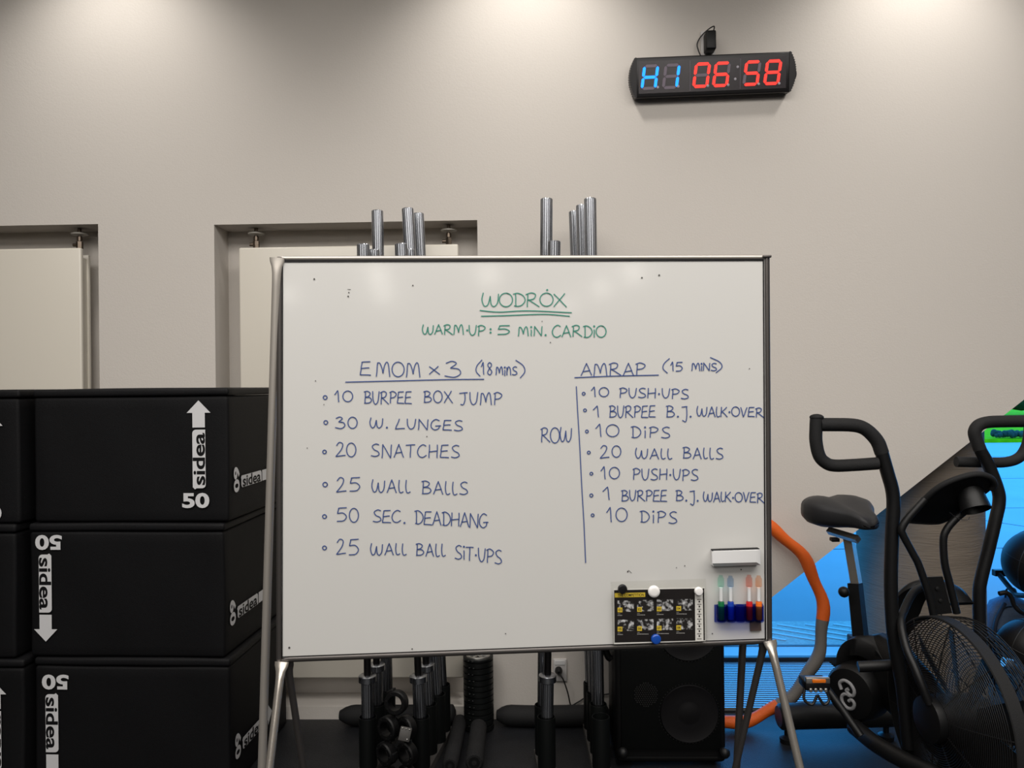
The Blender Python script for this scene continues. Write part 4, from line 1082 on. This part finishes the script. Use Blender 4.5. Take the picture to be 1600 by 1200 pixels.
for t, wd_, zt, th in ((-.118, .03, .004, .03), (-.113, .085, .004, .080), (-.095, .118, .006, .104), (-.05, .133, .006, .116), (0, .131, .006, .114), (.04, .110, .006, .098), (.08, .078, .006, .080), (.12, .054, .006, .068), (.155, .043, .003, .058), (.172, .032, .0, .044), (.18, .010, -.004, .020)):
    ring = []
    for i in range(32):
        a = 2*math.pi*i/32; ca, sa_ = math.cos(a), math.sin(a)
        x = wd_*math.copysign(abs(ca)**.62, ca); zz_ = th/2*math.copysign(abs(sa_)**.62, sa_)
        dip = -.012*math.exp(-(x/.03)**2)*(1 if sa_ > 0 else 0)
        ring.append(sc0+sf*t+sx_*x+sz2*(zz_+zt+dip))
    rings.append(ring)
mb.ring_loft(rings); mb.build('saddle', M['saddle'], bk, sharp=80)
# handle arms with grip loops
YA, YB = 2.55, 2.68
arm = tb('handle_arm', [P(x, y, YA) for x, y in ((1420, 1168), (1410, 1075), (1397, 1000), (1392, 920), (1394, 832), (1396, 790), (1394, 765), (1387, 740), (1378, 708))], .0212)
tb('grip_sleeve', [P(x, y, YA-.0) for x, y in ((1378, 708), (1371, 690), (1358, 675), (1345, 667), (1328, 664), (1300, 663.5), (1281, 663.5))], .0222, 'foam', parent=arm)
tb('grip_loop', [P(x, y, YA+.0) for x, y in ((1276, 650), (1275, 668), (1275, 690), (1280, 712), (1290, 723), (1304, 727.5), (1335, 726.5), (1371, 724))], [.0205]*43, 'foam', parent=arm)
MB().sphere(P(1276, 652, YA), .0225, 18, 10, (1, 1, .5)).build('grip_cap', M['foam'], arm)
arm = tb('handle_arm', [P(x, y, YB) for x, y in ((1533, 1010), (1531, 987), (1530, 930), (1533, 905), (1545, 857), (1556, 810), (1561, 785), (1559, 765), (1545, 728), (1531, 702))], .0205)
tb('grip_sleeve', [P(x, y, YB) for x, y in ((1531, 702), (1525, 686), (1523, 674), (1530, 664), (1545, 659.5), (1570, 658.5), (1608, 658))], .0208, 'foam', parent=arm)
tb('grip_loop', [P(x, y, YB+.045) for x, y in ((1609, 650), (1608, 680), (1603, 700), (1592, 715), (1572, 722), (1540, 722.5), (1494, 721.5))], .0182, 'foam', parent=arm)
# mast, console and bottle holder
mast = tb('mast', [P(x, y, 2.52) for x, y in ((1459, 962), (1452, 932), (1436, 884), (1427, 866), (1412, 838), (1409, 826), (1420, 808), (1445, 780))], .0118)
tb('mast', [P(x, y, 2.56) for x, y in ((1495, 958), (1484, 912), (1476, 880), (1474, 844), (1479, 828), (1492, 812), (1512, 795))], .0118)
mb = MB(); mb.prism([P(1447, 902, 2.545), P(1473, 901, 2.56), P(1488, 958, 2.555), P(1461, 961, 2.54)], (0, .006, 0)); mp_ = mb.build('mast_plate', M['blackm'], bk)
mb = MB()
for px, py in ((1464, 919), (1469, 938)): mb.lathe([(.006, 0), (.006, .004), (.001, .005)], P(px, py, 2.548), (0, -1, 0), 10)
mb.build('bolts', M['cable'], mp_)
tb('computer_wire', [P(x, y, 2.54) for x, y in ((1470, 958), (1473, 966), (1480, 971), (1488, 978))], .0018, 'cable', n=6)
outl = [(1408, 822), (1424, 800), (1445, 780), (1460, 766), (1480, 754), (1508, 744), (1530, 741), (1547, 746), (1554, 756), (1549, 765), (1538, 774), (1512, 796), (1494, 806), (1480, 815), (1464, 817), (1440, 816), (1422, 815)]
def ydep(px, py): return 2.60-(815-py)*.0018
q = [P(x, y, ydep(x, y)) for x, y in outl]
q = catmull(q, 3, True)
co = MB(); co.prism(q, V((0, .03, -.012))); con = co.build('console', M['blackp'], bk)
mb = MB(); mb.tube(catmull([P(x, y, ydep(x, y)-.004) for x, y in outl[:10]], 5), .0095, 12); mb.build('console_rim', M['foam'], con)
ca_, cb2 = P(1513, 764, 2.535), P(1525, 797, 2.50)
ax = (cb2-ca_).normalized(); Lc = (cb2-ca_).length
MB().lathe([(.038, -.015), (.042, Lc*.5), (.0455, Lc), (.043, Lc), (.040, Lc*.7), (.0005, Lc*.65)], ca_, ax, 32, cap=True).build('bottle_holder', M['blackm'], con)
tb('console_wire', [P(x, y, 2.46) for x, y in ((1484, 801), (1492, 807), (1502, 812), (1512, 812), (1515, 808))], .0012, 'cable', n=6, parent=con)

# ================================================================== BALL RACK, BALLS, BACKPACK AT THE RIGHT
RY = 3.75
b1 = P(1624, 880, RY); r1 = 52.5/1200*RY*.96
b2 = P(1607, 1013, RY-.1); r2 = 44/1200*RY*.96
up = P(1706, 900, RY+.05)
rk = thing('ball_rack', 'black upright ball rack with cradle arms at the right edge of the photo', 'ball rack', (up.x, up.y, 0))
MB().box((up.x, up.y+.118, .62), (.06, .06, 1.24)).build('upright', M['blackm'], rk)
MB().rbox((up.x+.1, up.y-.03, .02), (.34, .30, .04), .006, 2).build('base', M['blackm'], rk)
def cradle(bc, r, lip):
    z_ = bc.z-r*.86
    for s_ in (-1, 1):
        dx = s_*r*.62
        tb('cradle_arm', [(bc.x+dx, up.y+.118, z_+.05), (bc.x+dx, bc.y+.05, z_-.01), (bc.x+dx, bc.y, z_-.018+ .0), (bc.x+dx, bc.y-r*.75, z_+.02), (bc.x+dx, bc.y-r*.98, z_+.07)], .012, parent=rk)
    MB().box(((bc.x+up.x)/2, up.y+.118, z_+.05), (abs(up.x-bc.x)+2*r*.75, .03, .03)).build('crossbar', M['blackm'], rk)
cradle(b1, r1, 0); cradle(b2, r2, 0)
tb('hook', [P(1561, 927.5, RY-.1), P(1572, 926, RY-.1), P(1580, 933, RY-.1), P(1585, 946, RY-.1), P(1597, 957, RY-.1), P(1618, 962, RY-.05), P(1640, 950, RY+.1)], .011, parent=rk)
a_ = P(1568, 1034, 3.2); b_ = P(1580, 1037, 3.2)
rb_ = MB().tube([P(1578, 1040, 3.2), P(1625, 1085, 3.3), (up.x-.05, up.y-.1, .05)], .022, 14).build('front_strut', M['blackm'], rk)
MB().cyl(a_, b_, .019, 20).build('strut_cap', M['silver'], rb_)
def ball(c, r, label):
    o = thing('medicine_ball', label, 'medicine ball', c-V((0, 0, r)), 'black medicine balls on the rack')
    MB().sphere(c, r, 40, 24).build('skin', M['ball'], o)
    mb = MB(); 
    for ax in ((.3, -.2, 1), (1, .4, .1), (-.5, 1, .2)): mb.torus(c, ax, r, .0025, 48, 6)
    mb.build('seam', M['cable'], o)
ball(b1, r1, 'black medicine ball on the upper cradle of the rack'); ball(b2, r2, 'black medicine ball on the lower cradle of the rack')
bpx = P(1577, 1000, 4.0); bpk = thing('backpack', 'blue grey backpack on the floor by the window behind the medicine balls', 'backpack', (bpx.x, 4.045, 0))
mb = MB(); rings = []
hB = P(1577, 931, 4.045).z
for t, wx, wy in ((0, .10, .06), (.03, .135, .07), (.2, .145, .075), (.5, .14, .07), (.75, .125, .06), (.92, .09, .055), (1, .03, .02)):
    rings.append([V((bpx.x+.03+wx*math.copysign(abs(math.cos(2*math.pi*i/28))**.7, math.cos(2*math.pi*i/28))*(1+.02*math.sin(i*3+t*9)), 4.045+wy*math.copysign(abs(math.sin(2*math.pi*i/28))**.7, math.sin(2*math.pi*i/28)), t*hB)) for i in range(28)])
mb.ring_loft(rings); mb.build('bag', M['pack'], bpk, sharp=70)
MB().rbox((bpx.x+.02, 3.965, hB*.36), (.19, .03, hB*.5), .012, 3).build('front_pocket', M['packd'], bpk)
tb('zip', [(bpx.x-.09, 3.967, hB*.5), (bpx.x-.08, 3.972, hB*.78), (bpx.x, 3.985, hB*.9), (bpx.x+.09, 3.972, hB*.78), (bpx.x+.12, 3.967, hB*.5)], .004, 'cable', parent=bpk, n=8)
tb('shoulder_strap', [(bpx.x-.02, 4.0, hB*.93), (bpx.x-.09, 3.96, hB*.7), (bpx.x-.10, 3.955, hB*.35), (bpx.x-.07, 3.965, .06)], .010, 'packd', parent=bpk, n=10)
tb('grab_loop', [(bpx.x, 4.03, hB*.97), (bpx.x+.01, 4.03, hB*1.1), (bpx.x+.05, 4.03, hB*1.1), (bpx.x+.06, 4.03, hB*.95)], .005, 'packd', parent=bpk, n=8)
